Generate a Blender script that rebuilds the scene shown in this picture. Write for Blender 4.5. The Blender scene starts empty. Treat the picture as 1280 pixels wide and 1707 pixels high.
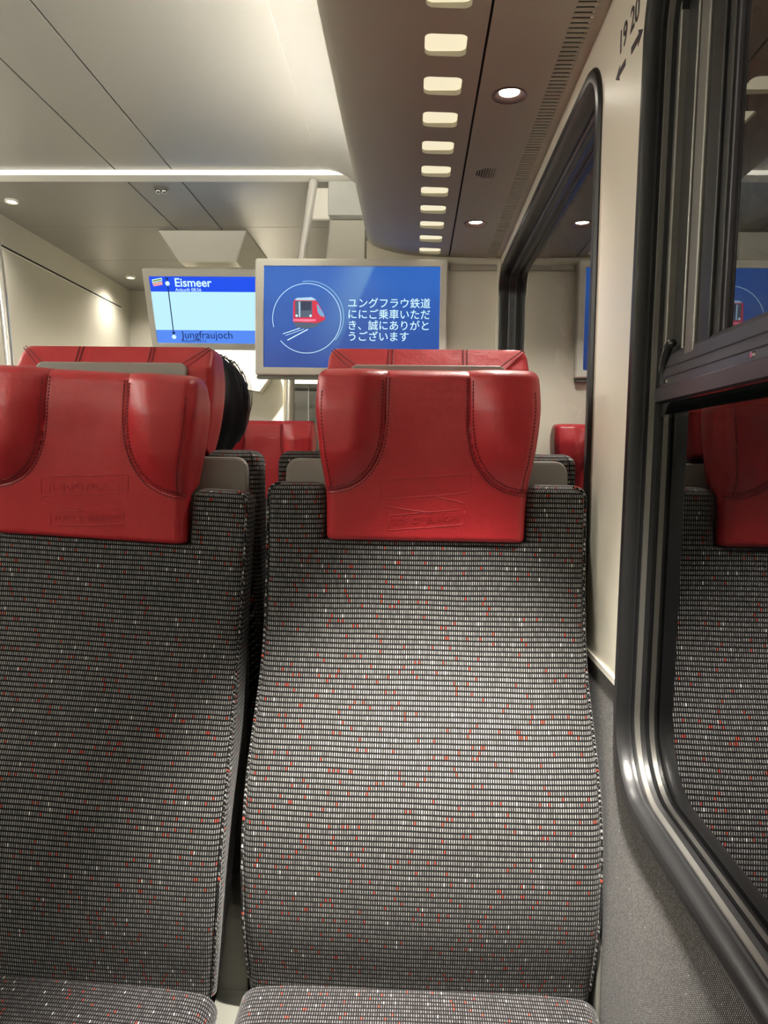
import bpy, bmesh, math, random
from mathutils import Vector, Matrix
random.seed(7)
C = bpy.context.scene
# ---------------------------------------------------------------- camera
EYE = 1.15
FPX, VPX, VPY, RHO = 1280.0, 690.0, 765.0, 0.017
yc = Vector(((VPX-640)/FPX, (853.5-VPY)/FPX, -1.0)).normalized()
zc = Vector((math.sin(RHO), math.cos(RHO), 0)); zc = (zc - zc.dot(yc)*yc).normalized()
xc = yc.cross(zc)
cam = bpy.data.cameras.new('camera'); camo = bpy.data.objects.new('camera', cam)
C.collection.objects.link(camo)
camo.matrix_world = Matrix.Translation((0, 0, EYE)) @ Matrix((xc, yc, zc)).to_4x4()
cam.sensor_fit = 'VERTICAL'; cam.sensor_height = 24.0; cam.lens = FPX/1707*24.0
cam.clip_start = 0.02; cam.clip_end = 60
C.camera = camo
# ---------------------------------------------------------------- world, exposure
w = bpy.data.worlds.new('tunnel_dark'); C.world = w; w.use_nodes = True
w.node_tree.nodes['Background'].inputs[0].default_value = (0.02, 0.022, 0.025, 1)
w.node_tree.nodes['Background'].inputs[1].default_value = 0.3
C.view_settings.view_transform = 'Standard'; C.view_settings.look = 'None'
C.view_settings.gamma = 1.0; C.view_settings.use_curve_mapping = False
C.view_settings.exposure = 0.2
SPOT_W, COVE_E, TILE_E, BAND_E = 26.0, 150.0, 0.68, 1.3
VEST_W = 36.0
K = 1.035
def A(x, y, z): return Vector((x*K, y*K, EYE + z*K))
# ---------------------------------------------------------------- materials
MATS = {}
def mat(name, col, rough=0.5, metal=0.0, bump=0.0, bscale=200.0, emit=None, estr=0.0, coat=0.0, spec=0.5, var=0.0, vscale=6.0):
    m = bpy.data.materials.new(name); m.use_nodes = True; nt = m.node_tree; b = nt.nodes['Principled BSDF']
    b.inputs['Base Color'].default_value = (*col, 1); b.inputs['Roughness'].default_value = rough
    b.inputs['Metallic'].default_value = metal; b.inputs['Coat Weight'].default_value = coat
    b.inputs['Specular IOR Level'].default_value = spec
    b.inputs['Coat Roughness'].default_value = 0.25
    if emit: b.inputs['Emission Color'].default_value = (*emit, 1); b.inputs['Emission Strength'].default_value = estr
    tc = nt.nodes.new('ShaderNodeTexCoord')
    if bump:
        n = nt.nodes.new('ShaderNodeTexNoise'); n.inputs['Scale'].default_value = bscale; n.inputs['Detail'].default_value = 3
        bp = nt.nodes.new('ShaderNodeBump'); bp.inputs['Strength'].default_value = bump; bp.inputs['Distance'].default_value = 0.002
        nt.links.new(tc.outputs['Object'], n.inputs['Vector']); nt.links.new(n.outputs['Fac'], bp.inputs['Height'])
        nt.links.new(bp.outputs['Normal'], b.inputs['Normal'])
    if var:
        n = nt.nodes.new('ShaderNodeTexNoise'); n.inputs['Scale'].default_value = vscale; n.inputs['Detail'].default_value = 4
        nt.links.new(tc.outputs['Object'], n.inputs['Vector'])
        mx = nt.nodes.new('ShaderNodeMix'); mx.data_type = 'RGBA'
        mx.inputs[6].default_value = (*[c*(1-var) for c in col], 1); mx.inputs[7].default_value = (*[min(1, c*(1+var)) for c in col], 1)
        nt.links.new(n.outputs['Fac'], mx.inputs[0]); nt.links.new(mx.outputs[2], b.inputs['Base Color'])
    MATS[name] = m
    return m
def srgb(r, g, b):
    f = lambda c: (c/255/12.92) if c/255 <= .04045 else ((c/255+.055)/1.055)**2.4
    return (f(r), f(g), f(b))
M = {}
M['ceil'] = mat('brushed_champagne_ceiling', srgb(153, 150, 142), 0.42, 0.25, 0.05, 900)
M['soffit'] = mat('taupe_soffit', srgb(188, 184, 168), 0.7, 0.0, 0.05, 700)
M['cream'] = mat('cream_wall_panel', srgb(240, 235, 218), 0.38, 0, 0.04, 60, var=.03)
M['vest'] = mat('warm_grey_vestibule', srgb(190, 186, 172), 0.4, 0.15)
M['white'] = mat('white_cove_paint', (.86, .85, .80), 0.6)
M['dark'] = mat('dark_cavity', (0.01, 0.009, 0.009), 0.9)
M['rubber'] = mat('black_window_rubber', (0.012, 0.012, 0.013), 0.36, 0, 0.05, 300)
M['alu'] = mat('anodised_aluminium', (0.30, 0.29, 0.27), 0.40, 0.8, 0.03, 500)
M['alud'] = mat('dark_anodised_rail', (0.10, 0.092, 0.105), 0.42, 0.55, 0.03, 500)
M['darkframe'] = mat('dark_grey_frame', (0.035, 0.034, 0.033), 0.45, 0.2)
M['steel'] = mat('bright_pole', (0.86, 0.83, 0.77), 0.25, .55)
M['bezel'] = mat('light_grey_housing', srgb(242, 238, 226), 0.45)
M['grey'] = mat('grey_seat_plastic', srgb(148, 148, 142), 0.42, 0, 0.05, 500)
M['greyd'] = mat('grey_seat_base', srgb(120, 120, 112), 0.5, 0, 0.05, 400)
M['stitch'] = mat('dark_red_thread', (0.13, 0.006, 0.010), 0.6)
M['hair'] = mat('black_hair', (0.008, 0.007, 0.008), 0.42, 0, 0.3, 400)
M['skin'] = mat('skin', (0.55, 0.31, 0.20), 0.5, 0, 0.05, 90)
M['jacket'] = mat('navy_jacket', (0.02, 0.022, 0.05), 0.8)
M['collar'] = mat('lilac_collar', (0.35, 0.32, 0.7), 0.8)
M['trousers'] = mat('black_trousers', (0.012, 0.012, 0.015), 0.85)
M['shoe'] = mat('shoe_leather', (0.02, 0.018, 0.016), 0.4)
M['eye'] = mat('eye_white', (0.8, 0.78, 0.75), 0.3)
M['floor'] = mat('speckled_floor', (0.05, 0.05, 0.055), 0.6, 0, 0.1, 300, var=.4, vscale=300)
M['rock'] = mat('tunnel_rock', (0.09, 0.08, 0.075), 0.9, 0, 1.0, 12, var=.5, vscale=5)
M['print'] = mat('black_print', (0.03, 0.02, 0.025), 0.6)
M['chrome'] = mat('chrome', (0.8, 0.8, 0.8), 0.12, 1.0)
M['brownring'] = mat('brown_downlight_ring', srgb(120, 98, 92), 0.35, 0.5)
M['lamp'] = mat('downlight_lens', (1, .95, .85), 0.4, emit=(1.0, 0.93, 0.80), estr=30)
M['tile'] = mat('glow_tile', srgb(240, 236, 200), 0.5, emit=(1.0, 0.93, 0.66), estr=TILE_E)
M['cove'] = mat('cove_diffuser', (.8, .8, .75), 0.6, emit=(1.0, 0.965, 0.88), estr=COVE_E)
M['band'] = mat('led_strip', (.8, .8, .75), 0.6, emit=(1.0, 0.95, 0.80), estr=BAND_E)
def emis(name, col, s=1.0):
    m = bpy.data.materials.new(name); m.use_nodes = True; b = m.node_tree.nodes['Principled BSDF']
    b.inputs['Base Color'].default_value = (.01, .01, .01, 1); b.inputs['Roughness'].default_value = .25
    b.inputs['Emission Color'].default_value = (*col, 1); b.inputs['Emission Strength'].default_value = s
    return m
# leather
def leather():
    m = mat('red_leather', (0.40, 0.017, 0.020), 0.40, 0, 0, coat=0.12, spec=.5); nt = m.node_tree; b = nt.nodes['Principled BSDF']
    tc = nt.nodes.new('ShaderNodeTexCoord')
    v = nt.nodes.new('ShaderNodeTexVoronoi'); v.inputs['Scale'].default_value = 650; v.feature = 'DISTANCE_TO_EDGE'
    n = nt.nodes.new('ShaderNodeTexNoise'); n.inputs['Scale'].default_value = 22; n.inputs['Detail'].default_value = 6; n.inputs['Roughness'].default_value = .6
    nt.links.new(tc.outputs['Object'], v.inputs['Vector']); nt.links.new(tc.outputs['Object'], n.inputs['Vector'])
    b1 = nt.nodes.new('ShaderNodeBump'); b1.inputs['Strength'].default_value = .25; b1.inputs['Distance'].default_value = .0006
    b2 = nt.nodes.new('ShaderNodeBump'); b2.inputs['Strength'].default_value = .35; b2.inputs['Distance'].default_value = .006
    nt.links.new(v.outputs['Distance'], b1.inputs['Height']); nt.links.new(n.outputs['Fac'], b2.inputs['Height'])
    nt.links.new(b1.outputs['Normal'], b2.inputs['Normal']); nt.links.new(b2.outputs['Normal'], b.inputs['Normal'])
    cr = nt.nodes.new('ShaderNodeMix'); cr.data_type = 'RGBA'
    cr.inputs[6].default_value = (0.36, 0.014, 0.020, 1); cr.inputs[7].default_value = (0.50, 0.024, 0.032, 1)
    nt.links.new(n.outputs['Fac'], cr.inputs[0]); nt.links.new(cr.outputs[2], b.inputs['Base Color'])
    return m
M['leather'] = leather()
# woven fabric: cells of light thread in a black grid, with red and white flecks (UV in metres)
def fabric(name, px, py, redp, whitep, base_lo, base_hi, skew=0.0, gx=.42, gy=.36):
    m = bpy.data.materials.new(name); m.use_nodes = True; nt = m.node_tree; N = nt.nodes; L = nt.links; b = N['Principled BSDF']
    b.inputs['Roughness'].default_value = .9; b.inputs['Specular IOR Level'].default_value = .15
    b.inputs['Sheen Weight'].default_value = .15
    uv = N.new('ShaderNodeUVMap'); sp = N.new('ShaderNodeSeparateXYZ')
    wob = N.new('ShaderNodeTexNoise'); wob.inputs['Scale'].default_value = 9; wob.inputs['Detail'].default_value = 1
    L.new(uv.outputs[0], wob.inputs['Vector'])
    wv = N.new('ShaderNodeVectorMath'); wv.operation = 'MULTIPLY_ADD'; wv.inputs[1].default_value = (.0015, .0035, 0)
    L.new(wob.outputs['Color'], wv.inputs[0]); L.new(uv.outputs[0], wv.inputs[2]); L.new(wv.outputs[0], sp.inputs[0])
    def ma(op, a, bb=None, c=None):
        n = N.new('ShaderNodeMath'); n.operation = op
        for i, v in enumerate((a, bb, c)):
            if v is None: continue
            if isinstance(v, (int, float)): n.inputs[i].default_value = v
            else: L.new(v, n.inputs[i])
        return n.outputs[0]
    u = ma('DIVIDE', sp.outputs[0], px); v = ma('DIVIDE', sp.outputs[1], py)
    u = ma('ADD', u, ma('MULTIPLY', v, skew))
    fu = ma('FLOOR', u); fv = ma('FLOOR', v)
    cu = ma('ABSOLUTE', ma('SUBTRACT', ma('FRACT', u), .5)); cv = ma('ABSOLUTE', ma('SUBTRACT', ma('FRACT', v), .5))
    def sm(x, a, w_):
        n = N.new('ShaderNodeMapRange'); n.interpolation_type = 'SMOOTHSTEP'
        n.inputs['From Min'].default_value = a-w_; n.inputs['From Max'].default_value = a+w_
        n.inputs['To Min'].default_value = 1; n.inputs['To Max'].default_value = 0; L.new(x, n.inputs['Value']); return n.outputs[0]
    mask = ma('MULTIPLY', sm(cu, gx*.54, .08), sm(cv, gy*.90, .06))
    cb = N.new('ShaderNodeCombineXYZ'); L.new(fu, cb.inputs[0]); L.new(fv, cb.inputs[1])
    wn = N.new('ShaderNodeTexWhiteNoise'); wn.noise_dimensions = '2D'; L.new(cb.outputs[0], wn.inputs['Vector'])
    sc = N.new('ShaderNodeSeparateColor'); L.new(wn.outputs['Color'], sc.inputs[0])
    mx = N.new('ShaderNodeMix'); mx.data_type = 'RGBA'; mx.inputs[6].default_value = (*base_lo, 1); mx.inputs[7].default_value = (*base_hi, 1)
    L.new(sc.outputs[0], mx.inputs[0])
    m2 = N.new('ShaderNodeMix'); m2.data_type = 'RGBA'; m2.inputs[7].default_value = (0.60, 0.09, 0.055, 1)
    L.new(ma('LESS_THAN', sc.outputs[1], redp), m2.inputs[0]); L.new(mx.outputs[2], m2.inputs[6])
    m3 = N.new('ShaderNodeMix'); m3.data_type = 'RGBA'; m3.inputs[7].default_value = (.95, .95, .92, 1)
    L.new(ma('LESS_THAN', sc.outputs[2], whitep), m3.inputs[0]); L.new(m2.outputs[2], m3.inputs[6])
    m4 = N.new('ShaderNodeMix'); m4.data_type = 'RGBA'; m4.inputs[6].default_value = (.006, .0055, .006, 1)
    L.new(mask, m4.inputs[0]); L.new(m3.outputs[2], m4.inputs[7]); L.new(m4.outputs[2], b.inputs['Base Color'])
    bp = N.new('ShaderNodeBump'); bp.inputs['Strength'].default_value = .6; bp.inputs['Distance'].default_value = .0012
    L.new(mask, bp.inputs['Height']); L.new(bp.outputs['Normal'], b.inputs['Normal'])
    return m
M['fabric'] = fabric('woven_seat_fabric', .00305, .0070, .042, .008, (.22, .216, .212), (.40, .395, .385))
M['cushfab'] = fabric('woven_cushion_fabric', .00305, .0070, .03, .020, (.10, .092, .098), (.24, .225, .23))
M['wallfab'] = fabric('ribbed_wall_fabric', .0026, .0030, 0, .002, (.24, .23, .22), (.50, .48, .46), skew=.5)
# glass: tinted double pane, transparent with strong mirror reflection
def glassmat():
    m = bpy.data.materials.new('tinted_window_glass'); m.use_nodes = True; nt = m.node_tree; nt.nodes.clear(); N = nt.nodes; L = nt.links
    o = N.new('ShaderNodeOutputMaterial'); g = N.new('ShaderNodeBsdfGlossy'); t = N.new('ShaderNodeBsdfTransparent'); x = N.new('ShaderNodeMixShader')
    g.inputs['Roughness'].default_value = 0.0; g.inputs['Color'].default_value = (.97, .97, .97, 1); t.inputs['Color'].default_value = (.55, .56, .56, 1)
    # two panes: R2 = 2R / (1 + R)
    f = N.new('ShaderNodeFresnel'); f.inputs['IOR'].default_value = 1.55
    a = N.new('ShaderNodeMath'); a.operation = 'ADD'; a.inputs[1].default_value = 1; b = N.new('ShaderNodeMath'); b.operation = 'MULTIPLY'; b.inputs[1].default_value = 2
    d = N.new('ShaderNodeMath'); d.operation = 'DIVIDE'; L.new(f.outputs[0], a.inputs[0]); L.new(f.outputs[0], b.inputs[0]); L.new(b.outputs[0], d.inputs[0]); L.new(a.outputs[0], d.inputs[1])
    L.new(d.outputs[0], x.inputs[0]); L.new(t.outputs[0], x.inputs[1]); L.new(g.outputs[0], x.inputs[2]); L.new(x.outputs[0], o.inputs[0])
    return m
M['glass'] = glassmat()
# ---------------------------------------------------------------- mesh helpers
def link(name, me, m=None, parent=None, smooth=False):
    o = bpy.data.objects.new(name, me); C.collection.objects.link(o)
    if m is not None: me.materials.clear(); me.materials.append(m)
    if parent is not None: o.parent = parent
    if smooth:
        for p in me.polygons: p.use_smooth = True
    return o
def fin(name, bm, m, parent=None, smooth=False, bevel=0, seg=2, recalc=True, angle=None):
    if recalc: bmesh.ops.recalc_face_normals(bm, faces=bm.faces)
    me = bpy.data.meshes.new(name); bm.to_mesh(me); bm.free()
    o = link(name, me, m, parent, smooth)
    if angle is not None:
        for p in me.polygons: p.use_smooth = True
        me.set_sharp_from_angle(angle=angle)
    if bevel:
        md = o.modifiers.new('bevel', 'BEVEL'); md.width = bevel; md.segments = seg; md.limit_method = 'ANGLE'; md.angle_limit = .6
    return o
def box(bm, a, b):
    vs = [bm.verts.new((x, y, z)) for x in (a[0], b[0]) for y in (a[1], b[1]) for z in (a[2], b[2])]
    for f in ((0,1,3,2), (4,6,7,5), (0,4,5,1), (2,3,7,6), (0,2,6,4), (1,5,7,3)): bm.faces.new([vs[i] for i in f])
def boxo(name, a, b, m, parent=None, bevel=0):
    bm = bmesh.new(); box(bm, a, b); return fin(name, bm, m, parent, bevel=bevel)
def abox(name, x0, x1, y0, y1, z0, z1, m, parent=None, bevel=0):
    return boxo(name, A(x0, y0, z0), A(x1, y1, z1), m, parent, bevel)
def tube(bm, pts, r, n=10, closed=False):
    pts = [Vector(p) for p in pts]; rings = []; N_ = len(pts); up = None
    for i, p in enumerate(pts):
        if closed: d = pts[(i+1) % N_]-pts[i-1]
        else: d = pts[min(i+1, N_-1)]-pts[max(i-1, 0)]
        d.normalize()
        if up is None: up = d.orthogonal().normalized()
        up = (up-up.dot(d)*d).normalized(); s = d.cross(up)
        rr = r[i] if isinstance(r, (list, tuple)) else r
        rings.append([bm.verts.new(p+rr*(math.cos(2*math.pi*k/n)*up+math.sin(2*math.pi*k/n)*s)) for k in range(n)])
    for i in range(N_ if closed else N_-1):
        a, b = rings[i], rings[(i+1) % N_]
        for k in range(n): bm.faces.new((a[k], a[(k+1) % n], b[(k+1) % n], b[k]))
    if not closed: bm.faces.new(rings[0]); bm.faces.new(rings[-1])
def prism(bm, poly, axis, a, b):
    """extrude 2-D polygon along axis ('x','y','z') from a to b"""
    def P(p, t):
        return {'x': (t, p[0], p[1]), 'y': (p[0], t, p[1]), 'z': (p[0], p[1], t)}[axis]
    v0 = [bm.verts.new(P(p, a)) for p in poly]; v1 = [bm.verts.new(P(p, b)) for p in poly]; n = len(poly)
    for i in range(n): bm.faces.new((v0[i], v0[(i+1) % n], v1[(i+1) % n], v1[i]))
    bm.faces.new(v0); bm.faces.new(v1)
def rrect(x0, x1, y0, y1, r, n=8, corners=(1, 1, 1, 1)):
    """rounded rectangle, corners order: (x1,y1),(x0,y1),(x0,y0),(x1,y0)"""
    pts = []
    for i, (cx, cy, a0) in enumerate(((x1-r, y1-r, 0), (x0+r, y1-r, 90), (x0+r, y0+r, 180), (x1-r, y0+r, 270))):
        if corners[i]:
            for k in range(n+1):
                a = math.radians(a0+90*k/n); pts.append((cx+r*math.cos(a), cy+r*math.sin(a)))
        else: pts.append({0: (x1, y1), 1: (x0, y1), 2: (x0, y0), 3: (x1, y0)}[i])
    return pts
def boolean(o, cutters):
    """cut and bake, the cutters are removed"""
    for c in cutters:
        md = o.modifiers.new('cut', 'BOOLEAN'); md.operation = 'DIFFERENCE'; md.object = c; md.solver = 'EXACT'
    dg = bpy.context.evaluated_depsgraph_get(); me = bpy.data.meshes.new_from_object(o.evaluated_get(dg))
    o.modifiers.clear(); o.data = me
def cutter(poly, axis, a, b):
    bm = bmesh.new(); prism(bm, poly, axis, a, b); return fin('cut', bm, None)
def kill(objs):
    for c in objs: bpy.data.objects.remove(c, do_unlink=True)
def text(name, body, size, m, mw, parent=None, depth=0.0004, align='LEFT', off=0.0):
    cu = bpy.data.curves.new(name, 'FONT'); cu.body = body; cu.size = size; cu.extrude = depth; cu.align_x = align; cu.offset = off
    cu.resolution_u = 4
    t = bpy.data.objects.new(name, cu); C.collection.objects.link(t)
    dg = bpy.context.evaluated_depsgraph_get(); me = bpy.data.meshes.new_from_object(t.evaluated_get(dg))
    bpy.data.objects.remove(t, do_unlink=True)
    me.transform(mw); o = link(name, me, m, parent); return o
def empty(name, loc=(0, 0, 0), rz=0):
    o = bpy.data.objects.new(name, None); C.collection.objects.link(o); o.location = loc; o.rotation_euler = (0, 0, rz)
    o.empty_display_size = .05; return o
def tag(o, label, cat, group=None):
    o['label'] = label; o['category'] = cat
    if group: o['group'] = group
    return o
def struct(o, label=None):
    o['kind'] = 'structure'
    if label: o['label'] = label
    return o
def copy_tree(o, parent=None):
    c = o.copy(); C.collection.objects.link(c)
    if parent is not None: c.parent = parent
    for ch in list(o.children): copy_tree(ch, c)
    return c
def lerp(tab, z):
    if z <= tab[0][0]: return tab[0][1]
    for (a, va), (b, vb) in zip(tab, tab[1:]):
        if z <= b:
            t = (z-a)/(b-a); t = t*t*(3-2*t) if False else t
            return va+(vb-va)*t
    return tab[-1][1]
def boxuv(me, s=1.0):
    uvl = me.uv_layers.new(name='UVMap') if not me.uv_layers else me.uv_layers[0]
    for p in me.polygons:
        n = p.normal; ax = max(range(3), key=lambda i: abs(n[i]))
        for li in p.loop_indices:
            v = me.vertices[me.loops[li].vertex_index].co
            uvl.data[li].uv = {0: (v.y, v.z), 1: (v.x, v.z), 2: (v.x, v.y)}[ax]
# ================================================================ ROOM SHELL
Y0, Y1, YV = -1.25, 2.42, 4.70       # back of compartment, partition, far end (eye units)
XW, XL = .254, -2.19
ZF = -EYE/K
struct(abox('floor', XL-.1, XW+.15, Y0, YV+.1, ZF-.05, ZF, M['floor']), 'dark speckled train floor')
# windows (outer gasket outlines in Y,Z)
WIN = [(-.35, .930, -.402, .577, .105), (1.115, 2.395, -.402, .577, .085)]
def shear(me):
    for v in me.vertices: v.co.y -= .032*(v.co.z-EYE)
def wcut(w, grow=0.0, xa=.2, xb=.4):
    y0, y1, z0, z1, r = w
    pl = [(p[0]*K, EYE+p[1]*K) for p in rrect(y0-grow, y1+grow, z0-grow, z1+grow, r+grow)]
    c = cutter(pl, 'x', xa*K, xb*K)
    if w is WIN[0]: shear(c.data)
    return c
cuts = [wcut(w, -.006) for w in WIN]
up = abox('wall_right', XW, XW+.07, Y0, Y1+.05, -.267, .70, M['cream']); boolean(up, cuts)
lo = abox('wall_right_lower', XW, XW+.07, Y0, Y1+.05, ZF, -.275, M['wallfab']); boolean(lo, cuts); boxuv(lo.data)
st = abox('trim_1', XW-.003, XW+.05, Y0, Y1+.05, -.275, -.267, M['bezel']); boolean(st, cuts)
struct(up, 'cream painted wall panel between the windows'); struct(lo, 'dark ribbed fabric covering the wall below the windows'); struct(st, 'thin light trim strip above the wall fabric')
for o in (up, lo, st): o.data.materials.clear(); o.data.materials.append({'wall_right': M['cream'], 'wall_right_lower': M['wallfab'], 'trim_1': M['bezel']}[o.name])
kill(cuts)
def ring(bm, w, prof, n=12):
    """sweep profile [(inset, x)] round the rounded rectangle w; closed profile"""
    y0, y1, z0, z1, r = w; loops = []
    for ins, x in prof:
        rr = max(r-ins, .004)
        loops.append([bm.verts.new(A(x, p[0], p[1])) for p in rrect(y0+ins, y1-ins, z0+ins, z1-ins, rr, n)])
    m_ = len(loops); k_ = len(loops[0])
    for i in range(m_):
        a, b = loops[i], loops[(i+1) % m_]
        for k in range(k_): bm.faces.new((a[k], a[(k+1) % k_], b[(k+1) % k_], b[k]))
def tubeprof(cx, cy, rx, ry, n=10):
    return [(cx+rx*math.cos(2*math.pi*i/n), cy+ry*math.sin(2*math.pi*i/n)) for i in range(n)]
XG = .297
# far window
def window(idx, w, label):
    root = empty('window_%d' % idx, A(XG, w[1], w[2])); struct(root, label)
    def add(name, prof, m, sm=True):
        bm = bmesh.new(); ring(bm, w, prof); o = fin(name, bm, m, angle=.6 if sm else None)
        o.parent = root; o.matrix_parent_inverse = Matrix.Translation(-root.location); return o
    return root, add
r2, add = window(2, WIN[1], 'fixed window with black rubber surround beyond the wall pillar')
add('gasket', [(0, XW+.004), (0, XW-.002), (.004, XW-.006), (.012, XW-.0075), (.019, XW-.006), (.022, XW-.001), (.022, XW+.012), (.010, XW+.012)], M['rubber'])
add('reveal', [(.004, XW+.008), (.020, XW+.008), (.021, .276), (.026, .277), (.028, .281), (.032, .282), (.034, .2895), (.004, .2895)], M['rubber'])
def pane(parent, y0, y1, z0, z1, x, r, name='pane'):
    bm = bmesh.new(); prism(bm, [(p[0]*K, EYE+p[1]*K) for p in rrect(y0, y1, z0, z1, r)], 'x', x*K, (x+.0004)*K)
    for f in list(bm.faces):
        if len(f.verts) == 4 or f.calc_center_median().x > (x+.0002)*K: bm.faces.remove(f)
    for v in [v for v in bm.verts if not v.link_faces]: bm.verts.remove(v)
    bm.normal_update()
    for f in bm.faces:
        if f.normal.x > 0: f.normal_flip()
    o = fin(name, bm, M['glass'], recalc=False); o.parent = parent; o.matrix_parent_inverse = Matrix.Translation(-parent.location); return o
w = WIN[1]; pane(r2, w[0]+.03, w[1]-.03, w[2]+.03, w[3]-.03, .2885, .06)
# near window: gasket, jamb of black rubber, aluminium strips, two panes with a rail
r1, add = window(1, WIN[0], 'near window with a lower pane, an upper pane and a dark rail between')
add('gasket', [(0, XW+.004), (0, XW-.001), (.004, XW-.004), (.011, XW-.0055), (.017, XW-.004), (.020, XW+.001), (.020, XW+.010), (.010, XW+.010)], M['rubber'])
add('reveal', [(.002, XW+.007), (.0195, XW+.007), (.0205, XW+.013), (.0165, XW+.015), (.0165, XW+.021), (.002, XW+.021)], M['rubber'])
add('aluminium_trim', [(.002, XW+.018), (.0165, XW+.018), (.0175, XW+.019), (.0175, .2785), (.002, .2785)], M['alu'])
add('outer_lining', [(.000, .2850), (.0215, .2850), (.0215, .345), (-.012, .345), (-.012, .2850)], M['rubber'])
add('glazing_seal', [(.002, .278), (.0165, .278), (.0175, .279), (.0185, .2855), (.002, .2855)], M['rubber'])
w = WIN[0]
def wbox(name, y0, y1, z0, z1, x0, x1, m, bevel=.001, parent=None):
    o = abox(name, x0, x1, y0, y1, z0, z1, m, bevel=bevel); p = parent or r1; o.parent = p; o.matrix_parent_inverse = Matrix.Translation(-p.location); return o
YJ = .932-.024
pane(r1, w[0]+.02, YJ+.004, w[2]+.022, .075, .2840, .065, 'lower_pane')
pane(r1, w[0]+.02, .775, .10, w[3]-.02, XG+.003, .02, 'upper_pane')
# upper sash stile with its ridges
wbox('channel', .905, .9165, .085, w[3]-.022, .284, XG+.006, M['alu'], .002)
stile = wbox('sash_stile', .772, YJ+.002, .085, w[3]-.022, XG-.004, XG+.012, M['darkframe'])
for nm, a, b, x0, m in (('bright_edge', .866, .869, XG-.0065, M['alu']), ('groove_strip', .846, .862, XG-.0048, M['rubber']), ('silver_strip', .820, .845, XG-.011, M['alu']),
                        ('inner_seal', .786, .818, XG-.008, M['rubber'])):
    wbox(nm, a, b, .085, w[3]-.024, x0, XG-.003, m, .0015)
wbox('sash_stile', .768, .773, .085, w[3]-.022, XG-.001, XG+.010, M['alud'])
# horizontal rail of the opening sash
rail = [(XG+.006, .128), (XG-.004, .127), (XG-.010, .121), (XG-.0125, .108), (XG-.0115, .107), (XG-.0125, .106), (XG-.015, .0965), (XG-.014, .0955), (XG-.015, .0945),
        (XG-.0165, .086), (XG-.019, .0845), (XG-.019, .0695), (XG-.012, .0685), (XG-.012, .060), (XG+.006, .060)]
bm = bmesh.new(); prism(bm, [(p[0]*K, EYE+p[1]*K) for p in rail], 'y', (w[0]+.02)*K, .910*K)
ro = fin('sash_rail', bm, M['alud']); ro.parent = r1; ro.matrix_parent_inverse = Matrix.Translation(-r1.location)
wbox('rail_seal', w[0]+.02, YJ, .052, .0685, XG-.013, XG+.004, M['rubber'], .002)
wbox('rail_end', .9098, .9165, .0685, .0845, XG-.019, XG+.004, M['alud'], .001)
# curved black end piece
bm = bmesh.new(); pts = []
for k in range(13):
    a = math.radians(90*k/12); pts.append(A(XG-.013, .876+.030*math.sin(a), .098+.034*math.cos(a)))
pts += [A(XG-.013, .906, .09), A(XG-.013, .906, .082)]
tube(bm, pts, .0045, 8); o = fin('rail_end_loop', bm, M['rubber'], smooth=True); o.parent = r1; o.matrix_parent_inverse = Matrix.Translation(-r1.location)
bm = bmesh.new(); tube(bm, [p+Vector((-.003, .004, .003)) for p in pts[:13]], .0012, 6)
o = fin('rail_end_edge', bm, M['chrome'], smooth=True); o.parent = r1; o.matrix_parent_inverse = Matrix.Translation(-r1.location)
for yy, zz in ((.883, .0905), (.662, .0905)):
    bm = bmesh.new(); bmesh.ops.create_cone(bm, cap_ends=True, segments=14, radius1=.0036, radius2=.0026, depth=.003, matrix=Matrix.Translation(A(XG-.0165, yy, zz)) @ Matrix.Rotation(-math.pi/2, 4, 'Y'))
    o = fin('screw', bm, M['chrome']); o.parent = r1; o.matrix_parent_inverse = Matrix.Translation(-r1.location)
for o in r1.children: shear(o.data)
# tunnel rock outside
bm = bmesh.new(); bmesh.ops.create_grid(bm, x_segments=80, y_segments=40, size=1)
for v in bm.verts:
    y, z = v.co.x*4.5+1.5, v.co.y*2.0+1.2
    v.co = Vector((1.15+.10*math.sin(y*3.1+z*2)+.06*math.sin(y*9.3)*math.cos(z*7)+random.uniform(-.03, .03), y, z))
rk = fin('wall_tunnel', bm, M['rock']); struct(rk, 'dark rough rock of the tunnel outside the windows')
# ---- side soffit
PR = [(-.155, .672), (-.152, .664), (-.146, .657), (-.138, .651), (-.12, .6435), (-.10, .637), (-.07, .6295), (-.04, .624), (-.0, .6195), (.03, .618), (.06, .617), (.0945, .6165)]
PO = [(.0985, .6165), (.14, .6158), (.2095, .6145)]
def soff(prof, th=.012):
    bm = bmesh.new(); poly = [(p[0]*K, EYE+p[1]*K) for p in prof]+[(p[0]*K, EYE+(p[1]+th)*K) for p in reversed(prof)]
    return bm, poly
bm, poly = soff(PR); prism(bm, poly, 'y', Y0*K, 2.40*K); s1 = fin('soffit_inner', bm, M['soffit'])
TX0, TX1 = .0055, .0685
tiles = []
yy = 1.197
while yy > -.6: yy -= .1266
ys = []
yy += .1266
while yy < 2.38: ys.append(yy); yy += .1266
cs = [cutter([(p[0]*K, p[1]*K) for p in rrect(TX0, TX1, y-.031, y+.031, .011, 5)], 'z', EYE+.60*K, EYE+.66*K) for y in ys]
bmj = bmesh.new()
for c in cs: bmj.from_mesh(c.data)
cj = fin('cut', bmj, None); boolean(s1, [cj]); kill(cs+[cj])
s1.data.materials.clear(); s1.data.materials.append(M['soffit'])
s1.data.shade_smooth() if hasattr(s1.data, 'shade_smooth') else None
s1.data.set_sharp_from_angle(angle=.5)
sroot = empty('trim_2', A(.05, .5, .62)); struct(sroot, 'taupe side ceiling panels above the window seats')
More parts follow.
